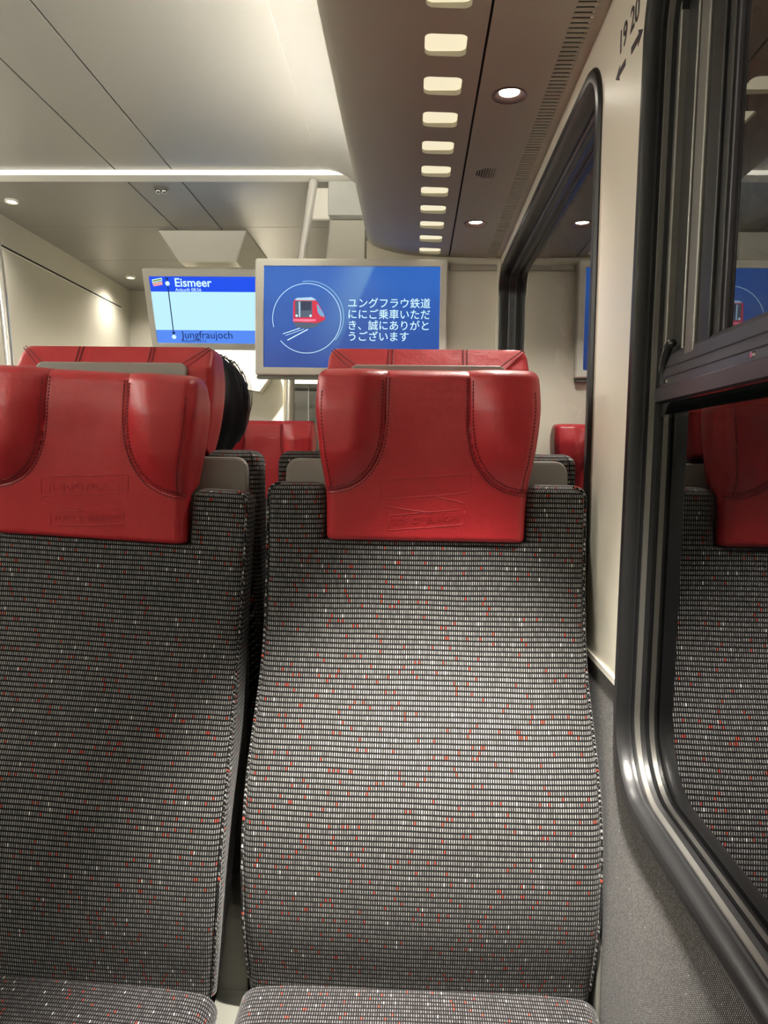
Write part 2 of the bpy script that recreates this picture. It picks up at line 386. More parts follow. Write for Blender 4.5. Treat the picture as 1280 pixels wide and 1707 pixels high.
def sp(o, root=None):
    root = root or sroot
    o.parent = root; o.matrix_parent_inverse = Matrix.Translation(-root.location); return o
sp(s1)
bm, poly = soff(PO, .010); prism(bm, poly, 'y', Y0*K, 2.40*K); s2 = fin('soffit_outer', bm, M['soffit'])
SX, SYS, SZ = .1505, (-.071, .640, 1.351, 2.062), .6155
def circ(cx, cy, r, n=32): return [(cx+r*math.cos(2*math.pi*i/n), cy+r*math.sin(2*math.pi*i/n)) for i in range(n)]
cs = [cutter(circ(SX*K, y*K, .0285), 'z', EYE+.58*K, EYE+.66*K) for y in SYS]
boolean(s2, cs); kill(cs); s2.data.materials.clear(); s2.data.materials.append(M['soffit']); sp(s2)
sp(abox('soffit_edge', .2385, XW, Y0, 2.40, .6138, .626, M['soffit']))
sp(abox('soffit_edge', .2090, .2390, Y0, .88, .6140, .626, M['soffit']))
sp(abox('seam_backing', .09, .105, Y0, 2.40, .622, .63, M['dark']))
# glowing tiles
for y in ys:
    bm = bmesh.new(); prism(bm, [(p[0]*K, p[1]*K) for p in rrect(TX0-.002, TX1+.002, y-.033, y+.033, .012, 5)], 'z', EYE+.6255*K, EYE+.633*K)
    t = fin('light_tile', bm, M['tile'])
    tag(t, '', 'light tile', 'row of square light tiles in the side ceiling')
    tiles.append((y, t))
ordn = ['first', 'second', 'third', 'fourth', 'fifth', 'sixth', 'seventh', 'eighth', 'ninth', 'tenth', 'eleventh', 'twelfth', 'thirteenth', 'fourteenth', 'fifteenth', 'sixteenth', 'seventeenth', 'eighteenth', 'nineteenth', 'twentieth', 'twenty-first', 'twenty-second', 'twenty-third', 'twenty-fourth']
for i, (y, t) in enumerate(sorted(tiles, key=lambda q: -q[0])):
    t['label'] = 'small square pale yellow light tile, %s of the ceiling row counted from the far partition' % ordn[i]
# vent with slats
vent = tag(empty('air_vent', A(.224, 1.6, .62)), 'long slotted air vent in the side ceiling along the window wall', 'vent')
tr = abox('duct', .2085, .2395, .88, 2.40, .627, .650, M['dark']); sp(tr, vent)
bm = bmesh.new(); box(bm, (-.0155*K, -.0037*K, -.0008), (.0155*K, .0037*K, .0008)); slat = fin('slat', bm, M['soffit']); slat.location = A(.224, .8866, .6150); sp(slat, vent)
yy = .8866+.0127
while yy < 2.395:
    c = slat.copy(); C.collection.objects.link(c); c.location = A(.224, yy, .6150); yy += .0127
# downlights
def downlight(loc, r, label, group, energy, spot_size=105, aim=(0, 0, -1), ringm=None):
    root = tag(empty('downlight', loc), label, 'light', group)
    n = 32; bm = bmesh.new()
    prof = [(r, -.0010), (r*.97, -.0022), (r*.90, -.0018), (r*.58, .004), (r*.54, .008), (r, .016)]
    rings = [[bm.verts.new((q*math.cos(2*math.pi*k/n), q*math.sin(2*math.pi*k/n), h)) for k in range(n)] for q, h in prof]
    for i in range(len(rings)):
        a, b = rings[i], rings[(i+1) % len(rings)]
        for k in range(n): bm.faces.new((a[k], a[(k+1) % n], b[(k+1) % n], b[k]))
    fin('ring', bm, ringm or M['brownring'], root, angle=.6)
    bm = bmesh.new(); bmesh.ops.create_circle(bm, cap_ends=True, segments=24, radius=r*.56, matrix=Matrix.Translation((0, 0, .0045)))
    ln = fin('lens', bm, M['lamp'], root, recalc=False)
    for p in ln.data.polygons: pass
    li = bpy.data.lights.new('downlight_beam', 'SPOT'); li.energy = energy; li.spot_size = math.radians(spot_size); li.spot_blend = 1; li.color = (1, .94, .84); li.shadow_soft_size = .02
    lo_ = bpy.data.objects.new('downlight_beam', li); C.collection.objects.link(lo_); lo_.parent = root; lo_.location = (0, 0, -.004)
    lo_.rotation_euler = Vector(aim).to_track_quat('-Z', 'Y').to_euler()
    return root
labs = ['round brown-rimmed ceiling light out of view above the viewer', 'round brown-rimmed ceiling light over the near seat cushions', 'larger round brown-rimmed ceiling light beside the upper part of the slotted vent', 'smaller round brown-rimmed ceiling light near the far partition']
for y, lb, en, sz_, am in zip(SYS, labs, (1, 11, 1, 1), (90, 42, 110, 110), ((0, .1, -1), (-.14, .235, -1.2), (0, 0, -1), (0, 0, -1))): downlight(A(SX, y, SZ), .031, lb, 'downlights in the side ceiling', SPOT_W*en, sz_, am)
# loudspeaker holes
bm = bmesh.new()
for i in range(-5, 6):
    for j in range(-5, 6):
        if i*i+j*j <= 30: bmesh.ops.create_cone(bm, cap_ends=True, segments=8, radius1=.0016, radius2=.0016, depth=.0006, matrix=Matrix.Translation(A(.151, 1.707, .6156)+Vector((i*.0054, j*.0054, 0))))
spk = fin('ceiling_loudspeaker', bm, M['dark']); tag(spk, 'round loudspeaker grille of small dark holes in the side ceiling', 'speaker')
# ---- cove light and centre ceiling
def coveobj(mirror=False):
    mx = (lambda x: -1.934-x) if mirror else (lambda x: x)
    root = tag(empty('cove_light', A(mx(-.13), .7, .69)), 'long white cove with hidden light strip along the ceiling edge over the '+('far aisle side' if mirror else 'window side'), 'light')
    prof = [(-.34, 1.0), (-.31, .9975), (-.28, .990), (-.25, .976), (-.22, .953), (-.195, .92), (-.175, .87), (-.158, .80), (-.142, .73), (-.130, .69), (-.10, .69)]
    bm = bmesh.new(); poly = [(mx(p[0])*K, EYE+p[1]*K) for p in prof]+[((mx(p[0]+.012))*K, EYE+(p[1]+.008)*K) for p in reversed(prof)]
    prism(bm, poly, 'y', Y0*K, 2.735*K); o = fin('cove_reflector', bm, M['ceil'], angle=.8); sp(o, root)
    a, b = sorted((mx(-.1495), mx(-.131)))
    sp(abox('light_strip', a, b, Y0, 2.39, .6845, .6885, M['cove']), root)
    return root
coveobj(); coveobj(True)
ce = abox('ceiling', XL-.1, XW+.15, Y0, YV+.1, 1.012, 1.05, M['dark']); struct(ce, 'backing above the ceiling panels')
def cpanel(x0, x1, y0, y1, z=1.0, g=.0025):
    o = abox('ceiling_panel', x0+g, x1-g, y0+.0015, y1-.0015, z, z+.012, M['ceil'], bevel=.0008); sp(o, ce); return o
ce.location = (0, 0, 0)
for x0, x1 in ((-.866, -.3375), (-1.068, -.866), (-1.5965, -1.068)): cpanel(x0, x1, Y0, 2.745)
for y0, y1 in ((2.82, 3.41), (3.41, 3.985), (3.985, YV)):
    for x0, x1 in ((-.866, XW+.1), (-1.068, -.866), (-1.76, -1.068)): cpanel(x0, x1, y0, y1)
# cross beam with light strip
beam = struct(abox('trim_3', -1.9, -.0, 2.75, 2.818, .9855, 1.011, M['bezel'], bevel=.002), 'narrow cross beam in the ceiling')
ls = abox('light_strip', -1.85, -.10, 2.744, 2.7497, .9862, 1.000, M['band']); tag(ls, 'thin bright light strip across the ceiling on the cross beam', 'light')
# ---- partition on the window side, far side walls, vestibule
pw = struct(abox('wall_partition', -.156, XW+.05, Y1-.02, Y1+.03, ZF, .664, M['cream']), 'cream partition behind the far window seat')
struct(abox('trim_4', XW-.012, XW-.001, Y1-.045, Y1-.021, ZF, .60, M['cream'], bevel=.003), 'corner strip beside the far window')
struct(abox('trim_5', .098, XW-.012, Y1-.034, Y1-.0205, .575, .592, M['vest'], bevel=.003), 'narrow ledge on the partition under the soffit')
pu = [(-.17, .66), (-.157, .66), (-.157, 1.01), (-.17, 1.01)]
struct(abox('wall_upper', -.09, XW+.05, 2.41, 2.42, .66, 1.01, M['vest']))
struct(abox('wall_vestibule_right', XW-.02, XW+.02, Y1+.031, YV, ZF, 1.01, M['vest']))
# left side of the coach
lw = struct(abox('wall_vestibule_left', -1.80, -1.75, 3.0, YV, ZF, 1.01, M['vest']), 'warm grey vestibule side wall with a long groove')
g = [(-1.7499, .877), (-1.7499, .868)]
gr = abox('groove', -1.752, -1.7495, 3.02, 4.56, .866, .8755, M['dark']); gr.parent = lw
gl = abox('groove_lip', -1.7505, -1.747, 3.02, 4.56, .8625, .8655, M['bezel']); gl.parent = lw
struct(abox('wall_end', -1.80, XW+.05, YV, YV+.05, ZF, 1.01, M['vest']), 'warm grey end wall of the vestibule')
struct(abox('wall_left', XL-.05, XL, Y0, 3.0, ZF, .70, M['cream']))
struct(abox('wall_left_partition', -2.25, -1.76, 2.95, 3.0, ZF, 1.01, M['vest']))
struct(abox('ceiling_side_left', XL, -1.779, Y0, 2.95, .62, .64, M['soffit']))
struct(abox('wall_back', XL-.05, XW+.05, Y0-.05, Y0, ZF, 1.01, M['cream']))
struct(abox('wall_upper_left', -2.25, -1.75, 2.90, 2.949, .64, 1.01, M['vest']))
# vestibule lamps
v1 = downlight(A(-1.61, 3.06, .992), .026, 'small bright round ceiling light at the left edge of the picture', 'vestibule downlights', VEST_W*.6, 140, ringm=M['bezel'])
v2 = downlight(A(-1.61, 4.34, .992), .026, 'small bright round ceiling light next to the upper corner of the route display', 'vestibule downlights', VEST_W*.6, 140, ringm=M['bezel'])
v3 = downlight(A(-.98, 4.40, .992), .026, 'small round ceiling light hidden behind the displays', 'vestibule downlights', VEST_W*5.0, 140, ringm=M['bezel'])
# detector pair
det = tag(empty('smoke_detector', A(-.967, 2.93, 1.0)), 'small chrome sensor with two glossy domes on the ceiling', 'sensor')
for s in (-1, 1):
    bm = bmesh.new(); bmesh.ops.create_uvsphere(bm, u_segments=16, v_segments=10, radius=.011, matrix=Matrix.Translation((s*.012, 0, -.008)))
    fin('dome', bm, M['chrome'], det, smooth=True)
bm = bmesh.new(); prism(bm, rrect(-.028, .028, -.016, .016, .012), 'z', -.004, -.0002); fin('base', bm, M['greyd'], det)
# ceiling mount of the route display
mt = tag(empty('display_mount', A(-.95, 3.6, 1.0)), 'cream tapered ceiling housing carrying the route display', 'mount')
bm = bmesh.new()
tp = [(-1.157, 3.45), (-.755, 3.45), (-.755, 3.95), (-1.157, 3.95)]; bt = [(-1.075, 3.50), (-.815, 3.50), (-.815, 3.80), (-1.075, 3.80)]
vt = [bm.verts.new(A(x, y, .9995)) for x, y in tp]; vb = [bm.verts.new(A(x, y, .872)) for x, y in bt]
for i in range(4): bm.faces.new((vt[i], vt[(i+1) % 4], vb[(i+1) % 4], vb[i]))
bm.faces.new(vt); bm.faces.new(vb); sp(fin('housing', bm, M['bezel'], bevel=.006), mt)
sp(abox('neck', -1.02, -.87, 3.60, 3.72, .76, .873, M['bezel'], bevel=.004), mt)
# ---------------------------------------------------------------- grab poles
def pole(name, pts, label, m=None):
    P_ = [A(*p) for p in pts]; out = []
    for i in range(len(P_)-1):
        p0, p1, p2, p3 = P_[max(i-1, 0)], P_[i], P_[i+1], P_[min(i+2, len(P_)-1)]
        for k in range(6):
            t = k/6; out.append(.5*((2*p1)+(-p0+p2)*t+(2*p0-5*p1+4*p2-p3)*t*t+(-p0+3*p1-3*p2+p3)*t**3))
    out.append(P_[-1])
    root = tag(empty(name, (P_[-1].x, P_[-1].y, 0)), label, 'pole', 'curved grab poles')
    bm = bmesh.new(); tube(bm, out, .0165, 16); o = fin('rail', bm, M['steel'], smooth=True); sp(o, root)
    bm = bmesh.new(); bmesh.ops.create_cone(bm, cap_ends=True, segments=20, radius1=.04, radius2=.036, depth=.012, matrix=Matrix.Translation((P_[-1].x, P_[-1].y, .006))); sp(fin('foot_plate', bm, M['steel']), root)
    return root
pole('grab_pole', [(-.372, 2.79, .985), (-.392, 2.79, .85), (-.415, 2.79, .70), (-.445, 2.79, .45), (-.452, 2.79, .24), (-.455, 2.79, 0), (-.455, 2.79, ZF)], 'bright steel grab pole rising behind the large blue screen to the ceiling beam')
pole('grab_pole', [(-1.565, 2.79, .985), (-1.545, 2.79, .85), (-1.520, 2.79, .70), (-1.497, 2.79, .45), (-1.483, 2.79, .24), (-1.480, 2.79, 0), (-1.480, 2.79, ZF)], 'bright curved steel grab pole at the left edge of the picture')
# draught screen beside the pole
ds = tag(empty('draught_screen', A(-.27, 2.87, ZF)), 'grey draught screen with a square metal box on top, beside the grab pole', 'screen')
sp(abox('header_box', -.322, -.190, 2.80, 2.88, .865, .984, mat('pale_grey_metal', srgb(196, 196, 190), .35, .3), bevel=.003), ds)
bm = bmesh.new(); prism(bm, [(p[0]*K, EYE+p[1]*K) for p in [(-.318, .863), (-.192, .863), (-.192, .42), (-.355, .42)]], 'y', 2.85*K, 2.87*K); sp(fin('upper_panel', bm, M['vest'], bevel=.002), ds)
bm = bmesh.new(); tube(bm, [A(-.3185, 2.848, .863), A(-.356, 2.848, .42)], .0022, 6); sp(fin('edge_strip', bm, M['steel']), ds)
sp(abox('bracket', -.392, -.320, 2.815, 2.835, .855, .965, M['bezel'], bevel=.004), ds)
bm = bmesh.new(); prism(bm, [(p[0]*K, EYE+p[1]*K) for p in [(-.355, .42), (-.192, .42), (-.192, ZF), (-.355, ZF)]], 'y', 2.86*K, 2.864*K); sp(fin('glass_panel', bm, M['glass']), ds)
# ---------------------------------------------------------------- end door with glazing, pale lit wall panel
dr = struct(empty('door_1', A(-.66, YV, ZF)), 'pale door with glazed pane in the end wall')
sp(abox('jamb', -.775, -.735, YV-.05, YV-.001, ZF, .46, M['cream'], bevel=.003), dr)
sp(abox('head', -.775, -.30, YV-.05, YV-.001, .44, .50, M['cream'], bevel=.003), dr)
sp(abox('leaf', -.735, -.30, YV-.03, YV-.001, ZF, -.25, M['cream']), dr)
sp(abox('glazing_backing', -.734, -.30, YV-.006, YV-.0011, -.25, .44, M['dark']), dr)
sp(abox('pane', -.734, -.30, YV-.022, YV-.020, -.25, .44, M['glass']), dr)
sp(abox('glazing_bar', -.648, -.642, YV-.030, YV-.019, -.25, .44, M['alu']), dr)
sp(abox('glazing_bar', -.734, -.30, YV-.030, YV-.019, .155, .165, M['alu']), dr)
wpn = struct(abox('trim_6', -1.22, -.80, YV-.02, YV-.001, ZF, .66, mat('white_lit_panel', srgb(240, 236, 222), .5)), 'white panel of the end wall beside the door')
wh = tag(empty('wall_hood', A(-1.02, YV-.02, .45)), 'pale tapered hood on the end wall left of the grab pole', 'hood')
bm = bmesh.new(); prism(bm, [(p[0]*K, EYE+p[1]*K) for p in [(-1.21, .52), (-.83, .52), (-.93, .385), (-1.21, .43)]], 'y', (YV-.10)*K, (YV-.0205)*K); sp(fin('cover', bm, M['vest'], bevel=.004), wh)
# ---------------------------------------------------------------- screens
def xf(org, ux, uy):
    """matrix from local (u,v,n) to world; n points toward the viewer"""
    ux = Vector(ux).normalized(); uy = Vector(uy).normalized(); n = ux.cross(uy)
    return Matrix.Translation(org) @ Matrix((ux, uy, n)).transposed().to_4x4()
def flat(name, poly, z, m, mw, parent, th=.0002):
    bm = bmesh.new(); prism(bm, poly, 'z', z, z+th); bmesh.ops.transform(bm, matrix=mw, verts=bm.verts)
    return fin(name, bm, m, parent)
def housing(mw, W_, H_, sw, sh, sx, sy, root, depth=.05):
    """bezel frame with an opening + back box. origin top-left of the housing; x right, y up (negative down)"""
    bm = bmesh.new()
    out = rrect(0, W_, -H_, 0, .008, 4); inn = rrect(sx, sx+sw, -sy-sh, -sy, .001, 4)
    def rg(p, z): return [bm.verts.new((x, y, z)) for x, y in p]
    def shrink(p, d): return [(min(max(x, d), W_-d), min(max(y, -H_+d), -d)) for x, y in p]
    loops = [rg(inn, -.010), rg(inn, -.001), rg([(sx-.0015+(x-sx)*(sw+.003)/sw, -sy+.0015+(y+sy)*(sh+.003)/sh) for x, y in inn], 0), rg(shrink(out, .004), 0), rg(out, -.004), rg(out, -depth), rg(shrink(out, .012), -depth-.012)]
    for a, b in zip(loops, loops[1:]):
        n = len(a)
        for k in range(n): bm.faces.new((a[k], a[(k+1) % n], b[(k+1) % n], b[k]))
    bm.faces.new(loops[-1])
    bmesh.ops.transform(bm, matrix=mw, verts=bm.verts)
    return fin('housing', bm, M['bezel'], root, angle=.5)
def arc(cx, cy, r, a0, a1, wd, n=60):
    o = [(cx+(r+wd/2)*math.cos(math.radians(a0+(a1-a0)*k/n)), cy+(r+wd/2)*math.sin(math.radians(a0+(a1-a0)*k/n))) for k in range(n+1)]
    i = [(cx+(r-wd/2)*math.cos(math.radians(a0+(a1-a0)*k/n)), cy+(r-wd/2)*math.sin(math.radians(a0+(a1-a0)*k/n))) for k in range(n+1)]
    return o, i
def arcmesh(name, cx, cy, r, a0, a1, wd, z, m, mw, parent, n=60):
    bm = bmesh.new(); o, i = arc(cx, cy, r, a0, a1, wd, n)
    vo = [bm.verts.new((x, y, z)) for x, y in o]; vi = [bm.verts.new((x, y, z)) for x, y in i]
    for k in range(n): bm.faces.new((vo[k], vo[k+1], vi[k+1], vi[k]))
    bmesh.ops.transform(bm, matrix=mw, verts=bm.verts); return fin(name, bm, m, parent, recalc=False)
def line(p, q, wd):
    p, q = Vector(p), Vector(q); d = (q-p).normalized(); n = Vector((-d.y, d.x))*wd/2
    return [tuple(p+n), tuple(p-n), tuple(q-n), tuple(q+n)]
# screen 1 (blue welcome screen); pixel scale of the picture: 322 px wide housing
tvY = 2.37
S1 = tag(empty('welcome_screen', A(-.20, tvY, .42)), 'large blue welcome screen with a red train picture and white Japanese writing', 'screen')
I = Matrix.Identity(4)
mw1 = xf(A(-.494, tvY, .6035), (1, 0, 0), (0, 0, 1))
W1, H1 = .587*K, .352*K
sw, sh = .538*K, .306*K
def rl(o, root):
    o.parent = root; o.matrix_parent_inverse = Matrix.Translation(-root.location); return o
rl(housing(mw1, W1, H1, sw, sh, .0265*K, .0225*K, S1), S1)
# dark lower lip
rl(flat('lower_lip', [(.004, -H1-.001), (W1-.004, -H1-.001), (W1-.004, -H1-.010), (.004, -H1-.010)], -.045, M['greyd'], mw1, S1, .036), S1)
def gradmat(name, c0, c1, cbeam):
    m = emis(name, c0, 1.0); nt = m.node_tree; N = nt.nodes; L = nt.links; b = N['Principled BSDF']
    tc = N.new('ShaderNodeTexCoord'); sp_ = N.new('ShaderNodeSeparateXYZ'); L.new(tc.outputs['Generated'], sp_.inputs[0])
    n = N.new('ShaderNodeTexNoise'); n.inputs['Scale'].default_value = 2.5; n.inputs['Detail'].default_value = 5; L.new(tc.outputs['Generated'], n.inputs['Vector'])
    mx = N.new('ShaderNodeMix'); mx.data_type = 'RGBA'; mx.inputs[6].default_value = (*c0, 1); mx.inputs[7].default_value = (*c1, 1)
    mr = N.new('ShaderNodeMapRange'); mr.inputs['From Min'].default_value = .35; mr.inputs['From Max'].default_value = 1.1
    ad = N.new('ShaderNodeMath'); ad.operation = 'MULTIPLY_ADD'; ad.inputs[1].default_value = .6; L.new(n.outputs['Fac'], ad.inputs[0]); L.new(sp_.outputs[2], ad.inputs[2])
    L.new(ad.outputs[0], mr.inputs['Value']); L.new(mr.outputs[0], mx.inputs[0])
    # pale diagonal beam of the picture
    bx = N.new('ShaderNodeMath'); bx.operation = 'MULTIPLY_ADD'; bx.inputs[1].default_value = -.25; L.new(sp_.outputs[2], bx.inputs[0]); L.new(sp_.outputs[0], bx.inputs[2])
    m2 = N.new('ShaderNodeMapRange'); m2.interpolation_type = 'SMOOTHSTEP'; m2.inputs['From Min'].default_value = .12; m2.inputs['From Max'].default_value = .36; L.new(bx.outputs[0], m2.inputs['Value'])
    m3 = N.new('ShaderNodeMapRange'); m3.interpolation_type = 'SMOOTHSTEP'; m3.inputs['From Min'].default_value = .36; m3.inputs['From Max'].default_value = .39; m3.inputs['To Min'].default_value = 1; m3.inputs['To Max'].default_value = 0; L.new(bx.outputs[0], m3.inputs['Value'])
    mm = N.new('ShaderNodeMath'); mm.operation = 'MULTIPLY'; L.new(m2.outputs[0], mm.inputs[0]); L.new(m3.outputs[0], mm.inputs[1])
    mz = N.new('ShaderNodeMath'); mz.operation = 'MULTIPLY'; L.new(mm.outputs[0], mz.inputs[0]); L.new(sp_.outputs[2], mz.inputs[1])
    mz2 = N.new('ShaderNodeMath'); mz2.operation = 'MULTIPLY'; mz2.inputs[1].default_value = .55; L.new(mz.outputs[0], mz2.inputs[0])
    m4 = N.new('ShaderNodeMix'); m4.data_type = 'RGBA'; m4.inputs[7].default_value = (*cbeam, 1); L.new(mz2.outputs[0], m4.inputs[0]); L.new(mx.outputs[2], m4.inputs[6])
    L.new(m4.outputs[2], b.inputs['Emission Color']); return m
bg = flat('display_panel', [(.0265*K-.001, -.0225*K+.001), (.0265*K+sw+.001, -.0225*K+.001), (.0265*K+sw+.001, -.0225*K-sh-.001), (.0265*K-.001, -.0225*K-sh-.001)], -.008, gradmat('blue_picture', srgb(32, 66, 142), srgb(42, 95, 178), srgb(110, 155, 195)), mw1, S1, .002); rl(bg, S1)
PX = .538*K/1255*1.0    # one pixel of the 1255-px-wide screen crop
def sxy(x, y): return (.0265*K+(x-2)*PX, -.0225*K-(y-28)*PX)
def part1(o): o.parent = bg; o.matrix_parent_inverse = Matrix.Identity(4); return o
wht = emis('screen_white', srgb(205, 240, 250), 1.0)
pale = emis('screen_pale_line', srgb(150, 205, 225), 1.0)
cx, cy = sxy(310, 393)
part1(arcmesh('circle_line', cx, cy, 245*PX*1.0, -140, 195, 4*PX, -.0055, wht, mw1, bg))
cx2, cy2 = sxy(322, 383)
part1(arcmesh('circle_line', cx2, cy2, 252*PX, -40, 100, 4*PX, -.0054, pale, mw1, bg))
tex = [('ユングフラウ鉄道', 252), ('ににご乗車いただ', 330), ('き、誠にありがと', 408), ('うございます', 486)]
for s, yt in tex:
    x_, y_ = sxy(600, yt+58)
    part1(text('lettering', s, 74*PX, wht, mw1 @ Matrix.Translation((x_, y_, -.0052)), bg, .0002, off=.0001))
tr_red = emis('picture_red', srgb(205, 40, 70)); tr_pink = emis('picture_pink', srgb(235, 120, 150)); tr_grey = emis('picture_grey', srgb(75, 90, 110)); tr_dark = emis('picture_dark', srgb(45, 55, 80)); tr_blue = emis('picture_glass', srgb(110, 160, 200)); tr_lg = emis('picture_light', srgb(170, 205, 225))
def pp(name, pts, lv, m): part1(flat(name, [sxy(*p) for p in pts], -.0058+lv*.0003, m, mw1, bg, .0002))
pp('train_undercarriage', [(215, 415), (232, 455), (300, 465), (370, 455), (440, 405), (420, 395), (330, 410)], 0, tr_grey)
pp('train_side', [(362, 262), (385, 275), (412, 322), (440, 375), (442, 402), (385, 425), (350, 425)], 1, tr_red)
pp('train_side_windows', [(380, 290), (392, 300), (432, 360), (436, 385), (405, 372), (388, 350)], 2, tr_blue)
pp('train_front', [(213, 275), (228, 256), (352, 254), (372, 268), (376, 415), (350, 424), (212, 420)], 2, tr_red)
pp('train_roof', [(222, 262), (240, 250), (345, 244), (378, 262), (360, 266), (235, 266)], 3, tr_lg)
pp('train_windscreen', [(226, 272), (348, 270), (350, 384), (228, 388)], 3, tr_grey)
pp('train_windscreen_glass', [(268, 276), (342, 275), (342, 336), (268, 338)], 4, tr_dark)
pp('train_windscreen_post', [(252, 276), (262, 276), (264, 384), (254, 384)], 4, tr_lg)
pp('train_bumper', [(213, 398), (375, 398), (376, 412), (320, 416), (213, 412)], 4, tr_pink)
for hx, hy in ((238, 375), (338, 375)):
    pp('train_headlamp', [(hx+9*math.cos(k), hy+9*math.sin(k)) for k in [i*math.pi/5 for i in range(10)]], 5, wht)
for a, b, wd in (((140, 503), (262, 462), 5), ((158, 515), (290, 468), 3), ((172, 548), (318, 470), 7)): pp('rail_line', line(a, b, wd), 0, wht)
# screen 2 (route display), tilted down
S2 = tag(empty('route_screen', A(-.94, 3.5, .7)), 'smaller blue and white route screen listing Eismeer and Jungfraujoch under the ceiling housing', 'screen')
vdir = Vector((0, -.130, .312)).normalized()
mw2 = xf(A(-1.232, 3.455, .832), (1, 0, 0), vdir)
W2, H2 = .60*K, .368*K
ax0, ay0, sw2, sh2 = .0275*K, .034*K, .545*K, .302*K
rl(housing(mw2, W2, H2, sw2, sh2, ax0, ay0, S2, .045), S2)
panel2 = flat('display_panel', [(ax0-.001, -ay0+.001), (ax0+sw2+.001, -ay0+.001), (ax0+sw2+.001, -ay0-sh2-.001), (ax0-.001, -ay0-sh2-.001)], -.008, emis('route_pale_blue', srgb(182, 229, 247)), mw2, S2, .002); rl(panel2, S2)
def part2(o): o.parent = panel2; o.matrix_parent_inverse = Matrix.Identity(4); return o
def f2(name, x0, x1, y0, y1, lv, m): part2(flat(name, [(ax0+x0*sw2, -ay0-y0*sh2), (ax0+x1*sw2, -ay0-y0*sh2), (ax0+x1*sw2, -ay0-y1*sh2), (ax0+x0*sw2, -ay0-y1*sh2)], -.0058+lv*.0003, m, mw2, panel2))
f2('header_bar', 0, 1, 0, .225, 0, emis('route_deep_blue', srgb(28, 76, 226)))
f2('footer_bar', 0, 1, .80, 1, 0, emis('route_mid_blue', srgb(82, 132, 232)))
navy = emis('route_navy', srgb(20, 40, 90))
def t2(s, x, y, size, m, off=0): part2(text('lettering', s, size, m, mw2 @ Matrix.Translation((ax0+x*sw2, -ay0-y*sh2, -.0052)), panel2, .0002, off=off))
t2('Eismeer', .205, .148, .054, wht, .0009); t2('Ankunft 08:56', .207, .218, .0215, wht); t2('Jungfraujoch', .215, .925, .050, navy); t2('Ankunft 09:11', .207, .985, .0215, navy)
part2(flat('route_line', line((ax0+.148*sw2, -ay0-.02*sh2), (ax0+.148*sw2, -ay0-.90*sh2), .005), -.0050, navy, mw2, panel2))
for yy_ in (.05, .86): part2(flat('route_arrow', [(ax0+.13*sw2, -ay0-(yy_-.03)*sh2), (ax0+.166*sw2, -ay0-(yy_-.03)*sh2), (ax0+.148*sw2, -ay0-(yy_+.015)*sh2)], -.0049, navy, mw2, panel2))
for yy_ in (.105, .905):
    part2(flat('stop_dot', [(ax0+.148*sw2+.0105*math.cos(k*math.pi/10), -ay0-yy_*sh2+.0105*math.sin(k*math.pi/10)) for k in range(20)], -.0046, wht, mw2, panel2))
def l2(pts, m, lv): part2(flat('emblem', [(ax0+x*sw2, -ay0-y*sh2) for x, y in pts], -.0055+lv*.0003, m, mw2, panel2))
l2([(.02, .05), (.105, .022), (.107, .065), (.022, .095)], wht, 0); l2([(.026, .06), (.10, .036), (.101, .058), (.027, .084)], emis('emblem_green', srgb(120, 150, 80)), 1)
l2([(.022, .10), (.105, .078), (.105, .095), (.022, .117)], emis('emblem_yellow', srgb(240, 200, 90)), 1)
l2([(.022, .125), (.105, .098), (.105, .125), (.03, .148)], emis('emblem_pink', srgb(240, 150, 160)), 0)
t2('✻', .952, .90, .05, wht)
# ---------------------------------------------------------------- seat numbers on the pillar
mwp = xf(A(XW-.0006, 1.0365, .5190), (0, -1, 0), (0, 0, 1))
def sign(name, body, y, label):
    o = text(name, body, .0400*K, M['print'], xf(A(XW-.0004, y, .5188), (0, -1, 0), (0, 0, 1)), None, .0001, off=.0006); tag(o, label, 'seat number', 'seat numbers printed on the pillar'); return o
sign('seat_number', '19', 1.0355, 'black printed number 19, the one nearer the rounded corner of the far window'); sign('seat_number', '20', .9835, 'black printed number 20, the one nearer the rubber edge of the near window')
def arrow(y0, y1, label):
    d = 1 if y1 > y0 else -1; zc_ = .4950; hw_ = .0042; hd = .017
    pl = [(y0, zc_+hw_), (y0, zc_-hw_), (y1-d*hd, zc_-hw_), (y1-d*hd*1.15, zc_-.0095), (y1, zc_), (y1-d*hd*1.15, zc_+.0095), (y1-d*hd, zc_+hw_)]
    bm = bmesh.new(); prism(bm, [(p[0]*K, EYE+p[1]*K) for p in pl], 'x', (XW-.0005)*K, (XW+.0003)*K)
    tag(fin('arrow_marking', bm, M['print']), label, 'arrow', 'arrows printed on the pillar')
arrow(.9995, 1.046, 'black arrow on the pillar pointing away along the coach, lower of the two'); arrow(.9745, .9265, 'black arrow on the pillar pointing toward the near window, higher of the two')
